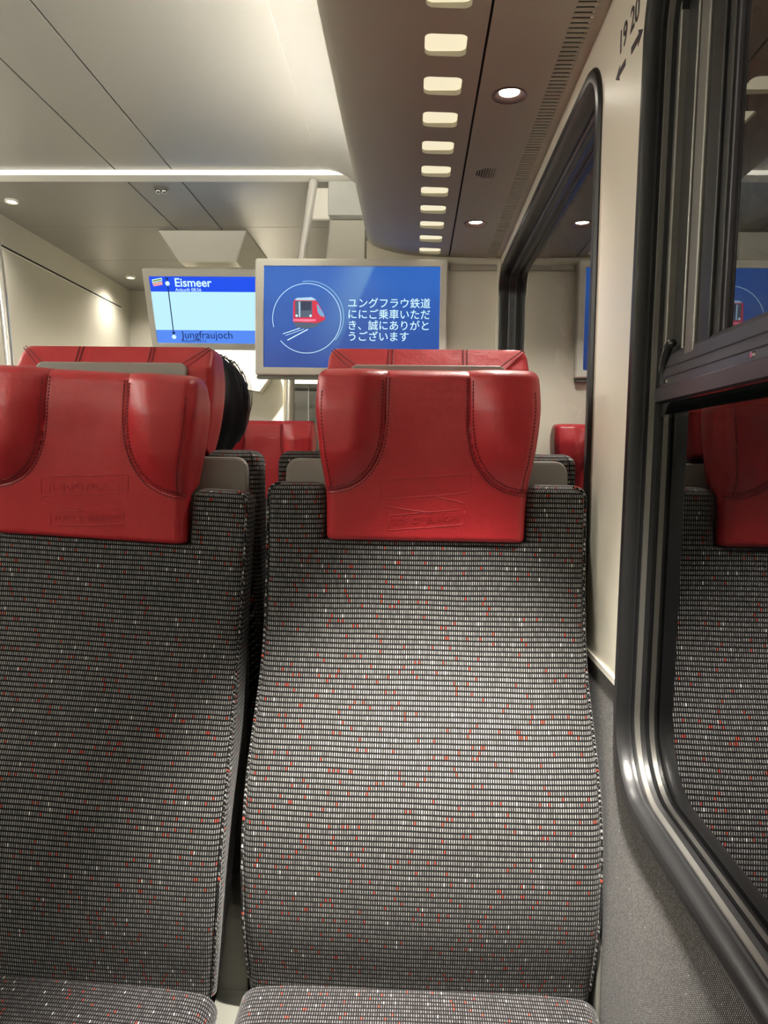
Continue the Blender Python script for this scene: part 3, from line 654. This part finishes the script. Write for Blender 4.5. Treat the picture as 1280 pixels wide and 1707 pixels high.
# ================================================================ SEAT
YF = [(.40, -.150), (.45, -.158), (.50, -.170), (.55, -.176), (.62, -.174), (.68, -.165), (.73, -.146), (.80, -.112), (.87, -.080), (.94, -.066), (1.0, -.061), (1.12, -.055)]
YB = [(.40, -.100), (.60, -.090), (.75, -.050), (.90, -.010), (1.0, 0), (1.12, 0)]
HW = [(.40, .231), (.50, .238), (.62, .2405), (.73, .2385), (.80, .234), (.87, .230), (1.12, .2285)]
def sm_l(tab, z, h=.02): return sum(lerp(tab, z+d*h) for d in (-2, -1, 0, 1, 2))/5
def section(xl, xr, yf, yb, r, z, rb=None, nf=20):
    """loop (x,y,z,u) from back-left round the front to back-right; u measured from seat centre"""
    rb = rb or r*.8; L_ = []; pts = []
    n = 6
    pts.append((xl+rb, yb)); 
    for k in range(1, n+1):
        a = math.pi/2+math.pi/2*k/n; pts.append((xl+rb+rb*math.cos(a), yb-rb+rb*math.sin(a)))
    for k in range(n+1):
        a = math.pi+math.pi/2*k/n; pts.append((xl+r+r*math.cos(a), yf+r+r*math.sin(a)))
    for k in range(1, nf): pts.append((xl+r+(xr-xl-2*r)*k/nf, yf))
    for k in range(n+1):
        a = -math.pi/2+math.pi/2*k/n; pts.append((xr-r+r*math.cos(a), yf+r+r*math.sin(a)))
    for k in range(n+1):
        a = 0+math.pi/2*k/n; pts.append((xr-rb+rb*math.cos(a), yb-rb+rb*math.sin(a)))
    # u: distance from the middle of the front
    mid = len(pts)//2; us = [0]*len(pts)
    acc = 0; us[mid] = pts[mid][0]
    for i in range(mid+1, len(pts)): us[i] = us[i-1]+math.dist(pts[i], pts[i-1])
    for i in range(mid-1, -1, -1): us[i] = us[i+1]-math.dist(pts[i], pts[i+1])
    return [(p[0], p[1], z, u) for p, u in zip(pts, us)]
def loft(bm, rows, vs, captop=True, capbot=True):
    uvl = bm.loops.layers.uv.verify(); R = []
    for row in rows: R.append([bm.verts.new(p[:3]) for p in row])
    n = len(rows[0])
    for i in range(len(rows)-1):
        for k in range(n-1):
            f = bm.faces.new((R[i][k], R[i][k+1], R[i+1][k+1], R[i+1][k]))
            for l, (ri, kk) in zip(f.loops, ((i, k), (i, k+1), (i+1, k+1), (i+1, k))): l[uvl].uv = (rows[ri][kk][3], vs[ri])
        f = bm.faces.new((R[i][n-1], R[i][0], R[i+1][0], R[i+1][n-1]))
        for l, (ri, kk) in zip(f.loops, ((i, n-1), (i, 0), (i+1, 0), (i+1, n-1))): l[uvl].uv = (rows[ri][kk][3] if kk else rows[ri][n-1][3]+.1, vs[ri])
    for c, ri in ((captop, len(rows)-1), (capbot, 0)):
        if c:
            f = bm.faces.new(R[ri])
            for l, p in zip(f.loops, rows[ri]): l[uvl].uv = (p[0], vs[ri]+(p[1]-rows[ri][len(rows[ri])//2][1]))
def inset_row(row, d, z, cx, cy):
    out = []
    xs = [p[0] for p in row]; ysl = [p[1] for p in row]; wx = (max(xs)-min(xs))/2; wy = (max(ysl)-min(ysl))/2; mx_ = (max(xs)+min(xs))/2; my = (max(ysl)+min(ysl))/2
    for p in row: out.append((mx_+(p[0]-mx_)*(wx-d)/wx, my+(p[1]-my)*(wy-d)/wy, z, p[3]))
    return out
ZN = 1.032
def seat_body():
    bm = bmesh.new(); rows = []; vs = []; v = 0; prev = None
    z = .42
    while z <= ZN+1e-6:
        yf, yb, hw = sm_l(YF, z), sm_l(YB, z), sm_l(HW, z)
        rw = section(-hw, hw, yf, yb, .016, z, nf=28)
        # slight crown of the padding
        rw = [(p[0], p[1]-(.006*max(0, 1-(p[0]/hw)**2) if p[1] < yf+.004 else 0), p[2], p[3]) for p in rw]
        if prev is not None: v += math.hypot(z-prev[0], yf-prev[1])
        prev = (z, yf); rows.append(rw); vs.append(v); z += (ZN-.42)/40
    loft(bm, rows, vs, captop=True)
    for s in (-1, 1):
        rows = []; vs2 = []; v2 = v; zz = ZN; pr = None
        base = None
        for i in range(9):
            z = ZN+(1.097-ZN)*i/8
            yf, yb, hw = sm_l(YF, z), 0, sm_l(HW, z)
            xl, xr = (-hw, -.1445) if s < 0 else (.1445, hw)
            rw = section(xl, xr, yf, yb, .014 if i else .014, z, nf=8)
            rows.append(rw); 
            if pr is not None: v2 += z-pr
            pr = z; vs2.append(v2)
        last = rows[-1]; R_ = .018
        for k in range(1, 7):
            a = math.pi/2*k/6; rows.append(inset_row(last, R_*(1-math.cos(a)), 1.097+R_*math.sin(a), 0, 0)); v2 += R_*math.pi/12; vs2.append(v2)
        loft(bm, rows, vs2, captop=True, capbot=False)
    return bm
def smoothed(o, ang=1.0):
    for p in o.data.polygons: p.use_smooth = True
    o.data.set_sharp_from_angle(angle=ang)
# ---- headrest
HH = [(1.02, .1405), (1.095, .1405), (1.12, .1425), (1.16, .149), (1.20, .1535), (1.235, .1545), (1.26, .152)]
HB = [(1.02, -.071), (1.08, -.077), (1.15, -.086), (1.20, -.091), (1.24, -.090), (1.26, -.084)]
SEAM = [(.1405, 1.104), (.125, 1.1055), (.108, 1.110), (.092, 1.119), (.0785, 1.133), (.069, 1.149), (.063, 1.166), (.0595, 1.185), (.0580, 1.205), (.0572, 1.235), (.0570, 1.262)]
def seam_d(x, z):
    """signed distance to the wing seam: >0 inside the wing"""
    ax = abs(x); best = 9; 
    for (x0, z0), (x1, z1) in zip(SEAM, SEAM[1:]):
        dx, dz = x1-x0, z1-z0; t = max(0, min(1, ((ax-x0)*dx+(z-z0)*dz)/(dx*dx+dz*dz)))
        d = math.hypot(ax-x0-t*dx, z-z0-t*dz)
        if d < best: best = d; sgn = 1 if (dx*(z-z0)-dz*(ax-x0)) < 0 else -1
    return best*sgn
def hy(x, z):
    zz = min(z, 1.262); hw = sm_l(HH, zz, .008); y = sm_l(HB, zz, .012); d = seam_d(x, zz)
    b = 0
    if d > 0:
        t = min(1, d/.045); b = .026*(math.sin(t*math.pi/2)**.9)
        b *= 1-.35*max(0, (1.16-zz)/.06) if zz < 1.16 else 1
        b *= 1-.40*max(0, min(1, (zz-1.215)/.047))**1.5
        b *= .55+.45*math.cos(max(0, min(1, (abs(x)-.09)/.062))*math.pi/2)
    else:
        b = -.004*math.exp(-((zz-1.19)/.05)**2)*math.exp(-(x/.04)**2)
    g = .0022*math.exp(-(d/.0022)**2)
    e = max(0, abs(x)-(hw-.016))/.016; e = min(1, e)
    return y-b+g+.016*(1-math.sqrt(max(0, 1-e*e)))
def headrest_mesh():
    bm = bmesh.new(); R = []; nx = 96
    def row(z, yoff=0, shr=0, zc_=None):
        hw = sm_l(HH, min(z, 1.262), .008)-shr; out = []
        zz = z if zc_ is None else zc_
        for k in range(nx+1):
            x = -hw+2*hw*k/nx
            out.append((x, hy(x*(hw+shr)/hw, z)+yoff, zz))
        yb = max(lerp(BK, zz), -.036)
        m_ = len(out)
        y1 = out[-1][1]; y0 = out[0][1]
        # sides
        side = [(hw, y1+(yb-.008-y1)*t, zz) for t in (.25, .5, .75, 1.0)]+[(hw-.003, yb-.002, zz), (hw-.010, yb, zz)]
        back = [(hw-.010-(2*hw-.020)*t, yb, zz) for t in [i/12 for i in range(1, 13)]]
        sideL = [(-x, y, z_) for x, y, z_ in reversed(side)]
        return out+side+back[:-1]+sideL
    BK = [(1.02, -.058), (1.035, -.054), (1.10, -.050), (1.118, -.002), (1.24, 0), (1.28, -.028)]
    rows = []
    z0 = ZN+.002; nz = 84
    rows.append(row(z0, .006, .003)); rows.append(row(z0+.002, .0015, .0008))
    for i in range(1, nz+1): rows.append(row(z0+.003+(1.256-z0-.003)*i/nz))
    for k in range(1, 8):
        a = math.pi/2*k/7; rows.append(row(1.2561, .030*(1-math.cos(a)), .010*(1-math.cos(a)), 1.256+.018*math.sin(a)))
    for rw in rows: R.append([bm.verts.new(p) for p in rw])
    n = len(rows[0])
    for i in range(len(rows)-1):
        for k in range(n): bm.faces.new((R[i][k], R[i][(k+1) % n], R[i+1][(k+1) % n], R[i+1][k]))
    bm.faces.new(R[0]); bm.faces.new(R[-1]); return bm
def stitch_bm(path, step=.0052, ln=.0032, r=.00055):
    bm = bmesh.new(); P_ = [Vector(p) for p in path]; ds = [0]
    for a, b in zip(P_, P_[1:]): ds.append(ds[-1]+(b-a).length)
    def at(t):
        for i in range(len(ds)-1):
            if t <= ds[i+1]: return P_[i].lerp(P_[i+1], (t-ds[i])/max(1e-9, ds[i+1]-ds[i]))
        return P_[-1]
    t = 0
    while t+ln < ds[-1]:
        tube(bm, [at(t), at(t+ln)], r, 5); t += step
    return bm
def offset_path(path, off):
    out = []
    for i, (x, z) in enumerate(path):
        x0, z0 = path[max(0, i-1)]; x1, z1 = path[min(len(path)-1, i+1)]; dx, dz = x1-x0, z1-z0; l = math.hypot(dx, dz); out.append((x-dz/l*off, z+dx/l*off))
    return out
def dense(path, n=60):
    ds = [0]
    for a, b in zip(path, path[1:]): ds.append(ds[-1]+math.dist(a, b))
    out = []
    for k in range(n+1):
        t = ds[-1]*k/n
        for i in range(len(ds)-1):
            if t <= ds[i+1]+1e-9:
                f = (t-ds[i])/(ds[i+1]-ds[i]); out.append((path[i][0]+(path[i+1][0]-path[i][0])*f, path[i][1]+(path[i+1][1]-path[i][1])*f)); break
    return out
def make_seat():
    root = empty('train_seat')
    o = fin('backrest', seat_body(), M['fabric'], root); smoothed(o, .9)
    # piping along the front edges
    for s in (-1, 1):
        bm = bmesh.new(); pts = []
        z = .44
        while z < 1.097:
            pts.append((s*(sm_l(HW, z)-.003), sm_l(YF, z)+.003, z)); z += .012
        for k in range(0, 7):
            a = math.pi/2*k/6; pts.append((s*(.2285-.016*(1-math.cos(a))-.003), sm_l(YF, 1.1)+.003+.006*(1-math.cos(a)), 1.097+.016*math.sin(a)))
        tube(bm, pts, .0022, 6); uvl = bm.loops.layers.uv.verify()
        for f in bm.faces:
            for l in f.loops: l[uvl].uv = ((l.vert.co.y)*1.5, l.vert.co.z*1.0+l.vert.co.x*.3)
        fin('piping', bm, M['fabric'], root, smooth=True)
    # cushion
    bm = bmesh.new(); rows = []; vs = []; v = 0; prev = None
    ys_ = [-.585+.435*i/24 for i in range(25)]
    prof = []
    for k in range(0, 6):
        a = math.pi/2*k/6; prof.append((-.585-.0+.03*(1-math.sin(a))-.03, .335+.07*0+.0))
    uvl = bm.loops.layers.uv.verify()
    # outline: loft along y, each section a rounded slab across x
    def crs(y, zt, zb, hw, r):
        pts = []
        n = 6
        pts.append((-hw+.008, zb))
        for k in range(n+1):
            a = math.pi-math.pi/2*k/n; pts.append((-hw+r+r*math.cos(a), zt-r+r*math.sin(a)))
        nf = 24
        for k in range(1, nf):
            x = -hw+r+(2*hw-2*r)*k/nf; pts.append((x, zt+.006*(1-(x/hw)**2)))
        for k in range(n+1):
            a = math.pi/2-math.pi/2*k/n; pts.append((hw-r+r*math.cos(a), zt-r+r*math.sin(a)))
        pts.append((hw-.008, zb))
        mid = len(pts)//2; us = [0]*len(pts); us[mid] = pts[mid][0]
        for i in range(mid+1, len(pts)): us[i] = us[i-1]+math.dist(pts[i], pts[i-1])
        for i in range(mid-1, -1, -1): us[i] = us[i+1]-math.dist(pts[i], pts[i+1])
        return [(p[0], y, p[1], u) for p, u in zip(pts, us)]
    YC = [(-.560, .345, .227), (-.556, .375, .234), (-.545, .405, .240), (-.525, .424, .2395), (-.495, .435, .2410)]
    for i in range(1, 22): YC.append((-.495+.335*i/21, .435-.004*math.sin(i/21*math.pi)-.004*i/21, .2410))
    YC += [(-.153, .4265, .239), (-.147, .419, .236), (-.142, .405, .228)]
    pv = None
    for y, zt, hw in YC:
        if pv is not None: v += math.hypot(y-pv[0], zt-pv[1])
        pv = (y, zt); rows.append(crs(y, zt, min(.335, zt-.02), hw, .028 if zt > .42 else .02)); vs.append(v)
    loft(bm, rows, vs)
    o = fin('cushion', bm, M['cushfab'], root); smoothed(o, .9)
    # headrest
    h = fin('headrest', headrest_mesh(), M['leather'], root); smoothed(h, .9)
    sd = dense(SEAM, 70)
    top = [(.0570, 1.262)]
    for s in (-1, 1):
        for off in (-.0042, .0042):
            path = [(s*x, hy(x, z)-.0004, z) for x, z in offset_path(sd, off) if x < sm_l(HH, z, .008)-.003]
            so = fin('stitching', stitch_bm(path, .0050, .0032, .0009), M['stitch'], h); so['kind'] = 'stuff'
        bm = bmesh.new(); tube(bm, [(s*x, hy(x, z)-.0001, z) for x, z in sd], .0011, 6)
        for q in range(1): fin('seam', bm, M['stitch'], h, smooth=True)
        path = []
        z = 1.106
        while z < 1.25: x = sm_l(HH, z, .008)-.0095; path.append((s*x, hy(x, z)-.0003, z)); z += .006
        so = fin('stitching', stitch_bm(path, .0050, .0032, .0009), M['stitch'], h); so['kind'] = 'stuff'
    # embossed emblem on the flap
    emb = bmesh.new()
    def ep(u, v):   # pixels of the 8x crop, relative to (136*8 - 60*8, ...) -> metres at the flap
        sc_ = (.1157/122)/8
        x = (u-600)*sc_; z = 1.0985-(v-300)*sc_+0*u
        return x, z
    def ew(u, v, d=.0004): x, z = ep(u, v); return Vector((x, hy(x, z)-d, z))
    for ln_ in ([(55, 150), (80, 122), (600, 75), (1110, 30), (1118, 45), (1112, 245), (690, 298), (360, 322), (110, 345), (62, 370), (58, 395), (110, 420), (350, 460), (560, 485), (640, 492), (1000, 452)],
                [(700, 298), (860, 335), (1000, 362), (1052, 385)], [(160, 715), (600, 675), (1000, 635), (1052, 620), (1060, 590), (1058, 470)], [(58, 150), (62, 330)], [(170, 545), (165, 700)], [(175, 540), (560, 500)]):
        pts = []
        for a, b in zip(ln_, ln_[1:]):
            for k in range(4): pts.append(ew(a[0]+(b[0]-a[0])*k/4, a[1]+(b[1]-a[1])*k/4, .0000))
        pts.append(ew(*ln_[-1], .0)); tube(emb, pts, .0007, 6)
    fin('embossed_outline', emb, M['leather'], h, smooth=True)
    for s_, u0, v0, sz in (('JUNGFRAU', 130, 285, .0162), ('TOP OF EUROPE', 195, 650, .0122)):
        x0, z0 = ep(u0, v0)
        sh_ = Matrix(((1, 0, 0, 0), (.085, 1, 0, 0), (0, 0, 1, 0), (0, 0, 0, 1)))
        mw = xf((x0, hy(0, z0)-.0001, z0), (1, 0, 0), (0, 0, 1))
        t = text('embossed_lettering', s_, sz, M['leather'], mw @ sh_, h, .0007, off=.0001)
        for v_ in t.data.vertices: v_.co.y += hy(v_.co.x, v_.co.z)-hy(0, z0)
        xs_ = [v_.co.x for v_ in t.data.vertices]; tgt = {'JUNGFRAU': (ep(1010, 0)[0]-ep(130, 0)[0]), 'TOP OF EUROPE': (ep(1010, 0)[0]-ep(195, 0)[0])}[s_]
        f_ = tgt/(max(xs_)-min(xs_)); x_min = min(xs_)
        for v_ in t.data.vertices: v_.co.x = x0+(v_.co.x-x_min)*f_
    # back plates
    bm = bmesh.new(); prism(bm, rrect(-.2135, .2135, .40, 1.104, .020, 6, (1, 1, 0, 0)), 'y', -.004, .012)
    o = fin('back_shell', bm, M['grey'], root, bevel=.004)
    bm = bmesh.new(); prism(bm, rrect(-.118, .118, 1.105, 1.2465, .012, 5), 'y', -.002, .006)
    fin('headrest_plate', bm, M['grey'], root, bevel=.003)
    # seams on the back of the headrest (mitred corners and two uprights)
    for s in (-1, 1):
        for dx in (-.003, .003):
            bm = bmesh.new(); tube(bm, [(s*(.113+dx), -.0005, 1.243-dx), (s*(.147+dx*.5), -.0205, 1.272-dx*.5)], .0008, 6); fin('seam', bm, M['stitch'], h)
            bm = bmesh.new(); tube(bm, [(s*.057+dx, .0004, 1.240), (s*.057+dx, -.0224, 1.2735)], .0009, 6); fin('seam', bm, M['stitch'], h)
    # side covers of the lower frame
    bm = bmesh.new(); box(bm, (-.225, -.48, .24), (.225, -.12, .334)); fin('seat_pan', bm, M['greyd'], root, bevel=.006)
    return root
seatA = make_seat()
tag(seatA, 'nearest window seat in full view, red headrest, dark flecked fabric back', 'seat', 'front row seats facing the viewer')
seatA.location = (.0175, 1.15, 0)
def place(x, y, z, rz, label, group):
    s = copy_tree(seatA); s.location = (x, y, z); s.rotation_euler = (0, 0, rz); s['label'] = label; s['group'] = group; return s
sl = place(-.4635-.045*1.12, 1.15, -.004, 0, 'near seat cut off by the left edge of the picture, red headrest facing the viewer', 'front row seats facing the viewer'); sl.rotation_euler = (0, .045, 0)
place(.0185, 1.178, .045, math.pi, 'seat turned away behind the nearest window seat, grey back shell', 'second row seats turned away')
place(-.4670, 1.178, .045, math.pi, 'seat turned away behind the near left seat, occupied by the dark-haired person', 'second row seats turned away')
place(.0210, 2.43, -.012, 0, 'far window seat facing the viewer in front of the partition, seen in the window glass', 'far row seats facing the viewer')
place(-.4615, 2.43, -.012, 0, 'far seat facing the viewer under the blue screen, between headrests of the nearer rows', 'far row seats facing the viewer')
# seat bases
def bench(x0, x1, y, dz, rz, label):
    b = tag(empty('bench_frame', ((x0+x1)/2, y, 0), rz), label, 'frame', 'grey bench frames under the seat pairs')
    hw = (x1-x0)/2
    def bx(n, a, c, m=M['greyd']): o = boxo(n, a, c, m, b, .003)
    bx('cross_beam', (-hw, -.089, .20), (hw, -.080, .515+dz)) if False else None
    for xx in (-hw, -.0135+(-.2225-( (x0+x1)/2)) if False else 0.0, hw-.027):
        pass
    for n_, xa, wd in (('side_panel', -hw, .0065), ('side_panel', -.038, .044), ('side_panel', hw-.0085, .0065)):
        bm = bmesh.new(); poly = [(-.56, .24), (-.12, .24), (-.02, .20), (-.02, .512+dz), (-.105, .512+dz), (-.12, .50+dz), (-.12, .392+dz), (-.20, .380+dz), (-.56, .335)]
        if wd < .01: poly = [(-.56, .24), (-.12, .24), (-.02, .20), (-.02, .512+dz), (-.150, .512+dz), (-.158, .50+dz), (-.160, .392+dz), (-.20, .380+dz), (-.56, .335)]
        prism(bm, poly, 'x', xa, xa+wd); fin(n_, bm, M['greyd'], b, bevel=.002)
    bx('foot_panel', (-hw+.05, -.30, 0), (hw-.05, -.22, .24+dz*.5)); bx('cross_beam', (-hw, -.34, .20+dz*.5), (hw, -.18, .24+dz))
    return b
XM = -.229
bench(-.72, .264, 1.15, 0, 0, 'grey seat frame under the two near seats')
bench(-.72, .264, 1.178, .045, math.pi, 'grey seat frame under the two seats turned away')
bench(-.705, .262, 2.43, 0, 0, 'grey seat frame under the two far seats facing the viewer')
# ================================================================ PERSON (seen from behind, sitting in the second row)
def person(px, py, seatz):
    root = tag(empty('person', (px, py, 0)), 'person with short black hair seated facing away behind the left seats', 'person')
    def skin(name, verts, edges, rad, m, rt=0, sub=2, parent=root):
        me = bpy.data.meshes.new(name); me.from_pydata([Vector(v) for v in verts], edges, []); o = link(name, me, m, parent)
        md = o.modifiers.new('skin', 'SKIN'); sv = me.skin_vertices[0].data
        for i, r in enumerate(rad): sv[i].radius = (r, r) if isinstance(r, (int, float)) else r
        sv[rt].use_root = True; md.use_smooth_shade = True
        s = o.modifiers.new('sub', 'SUBSURF'); s.levels = sub; s.render_levels = sub; return o
    sz = seatz
    V = [(0, .02, sz+.09), (0, .0, sz+.22), (0, -.03, sz+.38), (0, -.035, sz+.49), (0, -.02, sz+.555), (0, .010, sz+.68),
         (-.09, .04, sz+.10), (-.10, .37, sz+.10), (-.10, .345, .30), (-.10, .325, .08), (-.10, .41, .05),
         (.09, .04, sz+.10), (.10, .37, sz+.10), (.10, .345, .30), (.10, .325, .08), (.10, .41, .05),
         (-.155, -.03, sz+.465), (-.20, .03, sz+.24), (-.12, .20, sz+.18), (-.07, .27, sz+.17),
         (.155, -.03, sz+.465), (.20, .03, sz+.24), (.12, .20, sz+.18), (.07, .27, sz+.17)]
    E_ = [(0,1),(1,2),(2,3),(3,4),(4,5),(0,6),(6,7),(7,8),(8,9),(9,10),(0,11),(11,12),(12,13),(13,14),(14,15),(3,16),(16,17),(17,18),(18,19),(3,20),(20,21),(21,22),(22,23)]
    R_ = [.12, .12, .125, .09, .052, .05, .085, .062, .055, .04, .035, .085, .062, .055, .04, .035, .055, .043, .034, .026, .055, .043, .034, .026]
    body = skin('body', V, E_, R_, M['jacket'])
    # trousers and shoes
    for s in (-1, 1):
        skin('trouser_leg', [(s*.085, .02, sz+.105), (s*.10, .37, sz+.105), (s*.10, .345, .30), (s*.10, .325, .10)], [(0,1),(1,2),(2,3)], [.090, .062, .050, .045], M['trousers'])
        skin('shoe', [(s*.10, .295, .045), (s*.10, .37, .04), (s*.10, .47, .032)], [(0,1),(1,2)], [.042, .042, .032], M['shoe'])
        # hands: palm, four fingers and thumb resting on the thigh
        hx, hy_, hz = s*.068, .285, sz+.172
        skin('hand', [(hx+s*.01, hy_-.03, hz), (hx, hy_+.02, hz), (hx, hy_+.055, hz)], [(0,1),(1,2)], [(.024, .016), (.034, .015), (.034, .013)], M['skin'])
        for k, l in enumerate((.062, .072, .066, .052)):
            fx = hx+s*(-.027+.018*k)
            skin('finger', [(fx, hy_+.045, hz), (fx, hy_+.06+l*.35, hz+.002), (fx, hy_+.06+l*.7, hz-.008), (fx, hy_+.055+l*.95, hz-.024)], [(0,1),(1,2),(2,3)], [.0088, .0085, .0078, .007], M['skin'], sub=1)
        skin('thumb', [(hx-s*.022, hy_, hz), (hx-s*.045, hy_+.025, hz-.004), (hx-s*.052, hy_+.052, hz-.012)], [(0,1),(1,2)], [.0105, .0098, .008], M['skin'], sub=1)
    # head
    H = Vector((0, .035, sz+.778))
    def headshape(v, grow=0):
        x, y, z = v
        sx = .072; sy = .096 if y < 0 else .094; szz = .096 if z > 0 else .125
        if z < 0: sx *= 1-.46*(-z)**1.25; sy *= (1-.10*(-z)**2 if y > 0 else 1-.42*(-z)**1.3)
        return Vector((x*(sx+grow), y*(sy+grow), z*(szz+grow)))
    bm = bmesh.new(); bmesh.ops.create_uvsphere(bm, u_segments=40, v_segments=28, radius=1)
    for v in bm.verts:
        c = v.co.copy(); p = headshape(c)
        # face towards +Y : nose, brow, eye hollows, lips, chin
        if c.y > 0:
            p.y += .020*math.exp(-((c.x/.16)**2+((c.z+.10)/.20)**2))
            p.y += .005*math.exp(-((c.z-.16)/.10)**2)*math.exp(-(c.x/.6)**2)
            for s in (-1, 1): p.y -= .007*math.exp(-(((c.x-s*.38)/.16)**2+((c.z-.02)/.10)**2))
            p.y += .006*math.exp(-((c.x/.28)**2+((c.z+.48)/.09)**2)); p.y += .008*math.exp(-((c.x/.30)**2+((c.z+.86)/.14)**2))
        v.co = p+H
    fin('head', bm, M['skin'], root, smooth=True)
    for s in (-1, 1):
        bm = bmesh.new(); bmesh.ops.create_uvsphere(bm, u_segments=14, v_segments=10, radius=.0115, matrix=Matrix.Translation(H+Vector((s*.030, .078, .002)))); fin('eye', bm, M['eye'], root, smooth=True)
        bm = bmesh.new(); bmesh.ops.create_uvsphere(bm, u_segments=12, v_segments=8, radius=.0055, matrix=Matrix.Translation(H+Vector((s*.030, .0875, .002)))); fin('iris', bm, M['hair'], root, smooth=True)
        bm = bmesh.new(); bmesh.ops.create_uvsphere(bm, u_segments=16, v_segments=12, radius=1)
        for v in bm.verts:
            c = v.co; d = .35*math.exp(-((c.y/.5)**2+(c.z/.55)**2)) if c.x*s > 0 else 0
            v.co = H+Vector((s*.074+c.x*.008*(1-d), -.004+c.y*.017-c.z*.004, -.004+c.z*.031*(1 if c.z > 0 else .9)))
        fin('ear', bm, M['skin'], root, smooth=True)
    bm = bmesh.new()
    pl = [(-.022, -.46), (-.01, -.445), (0, -.452), (.01, -.445), (.022, -.46), (0, -.50)]
    lips = [H+Vector((x, .094 if abs(x) < .015 else .088, z*.115)) for x, z in pl]
    bm.faces.new([bm.verts.new(p) for p in lips]); fin('lips', bm, mat('lip_skin', (.4, .12, .1), .5), root)
    # hair cap: covers crown, sides and back down to the nape
    bm = bmesh.new(); bmesh.ops.create_uvsphere(bm, u_segments=56, v_segments=40, radius=1)
    dele = []
    for v in bm.verts:
        c = v.co.copy(); lowlim = -.66 if c.y < -.1 else (-.66+(c.y+.1)*1.9 if c.y < .35 else .45+(c.y-.35)*.35)
        if c.z < lowlim: dele.append(v)
        g = .014+.004*math.sin(c.x*9)*math.cos(c.y*7)+random.uniform(-.0008, .0008)
        if c.z < -.3: g *= max(.35, 1-(-.3-c.z)*1.1)
        v.co = headshape(c, g)+H
    bmesh.ops.delete(bm, geom=dele, context='VERTS'); fin('hair', bm, M['hair'], root, smooth=True)
    # loose strands of hair
    bm = bmesh.new()
    for i in range(70):
        a = random.uniform(-.3, 3.5); st_ = random.uniform(.15, .55); pts = []
        for k in range(8):
            th = st_+k*.17+random.uniform(-.01, .01); d = Vector((math.sin(th)*math.cos(a), -math.sin(th)*abs(math.sin(a)), math.cos(th)))
            pts.append(headshape(d, .016+.011*math.sin(k/7*math.pi)*((i%5)/4)+random.uniform(0, .0012))+H)
        tube(bm, pts, [.0006]*7+[.0002], 4)
    so = fin('hair_strands', bm, M['hair'], root, smooth=True); so['kind'] = 'stuff'
    bm = bmesh.new(); bmesh.ops.create_cone(bm, cap_ends=False, segments=28, radius1=.074, radius2=.060, depth=.035, matrix=Matrix.Translation((0, .0, sz+.655)) @ Matrix.Rotation(.15, 4, 'X'))
    o = fin('collar', bm, M['collar'], root, smooth=True); md = o.modifiers.new('sol', 'SOLIDIFY'); md.thickness = .005
    return root
person(-.411, 1.47, .463)
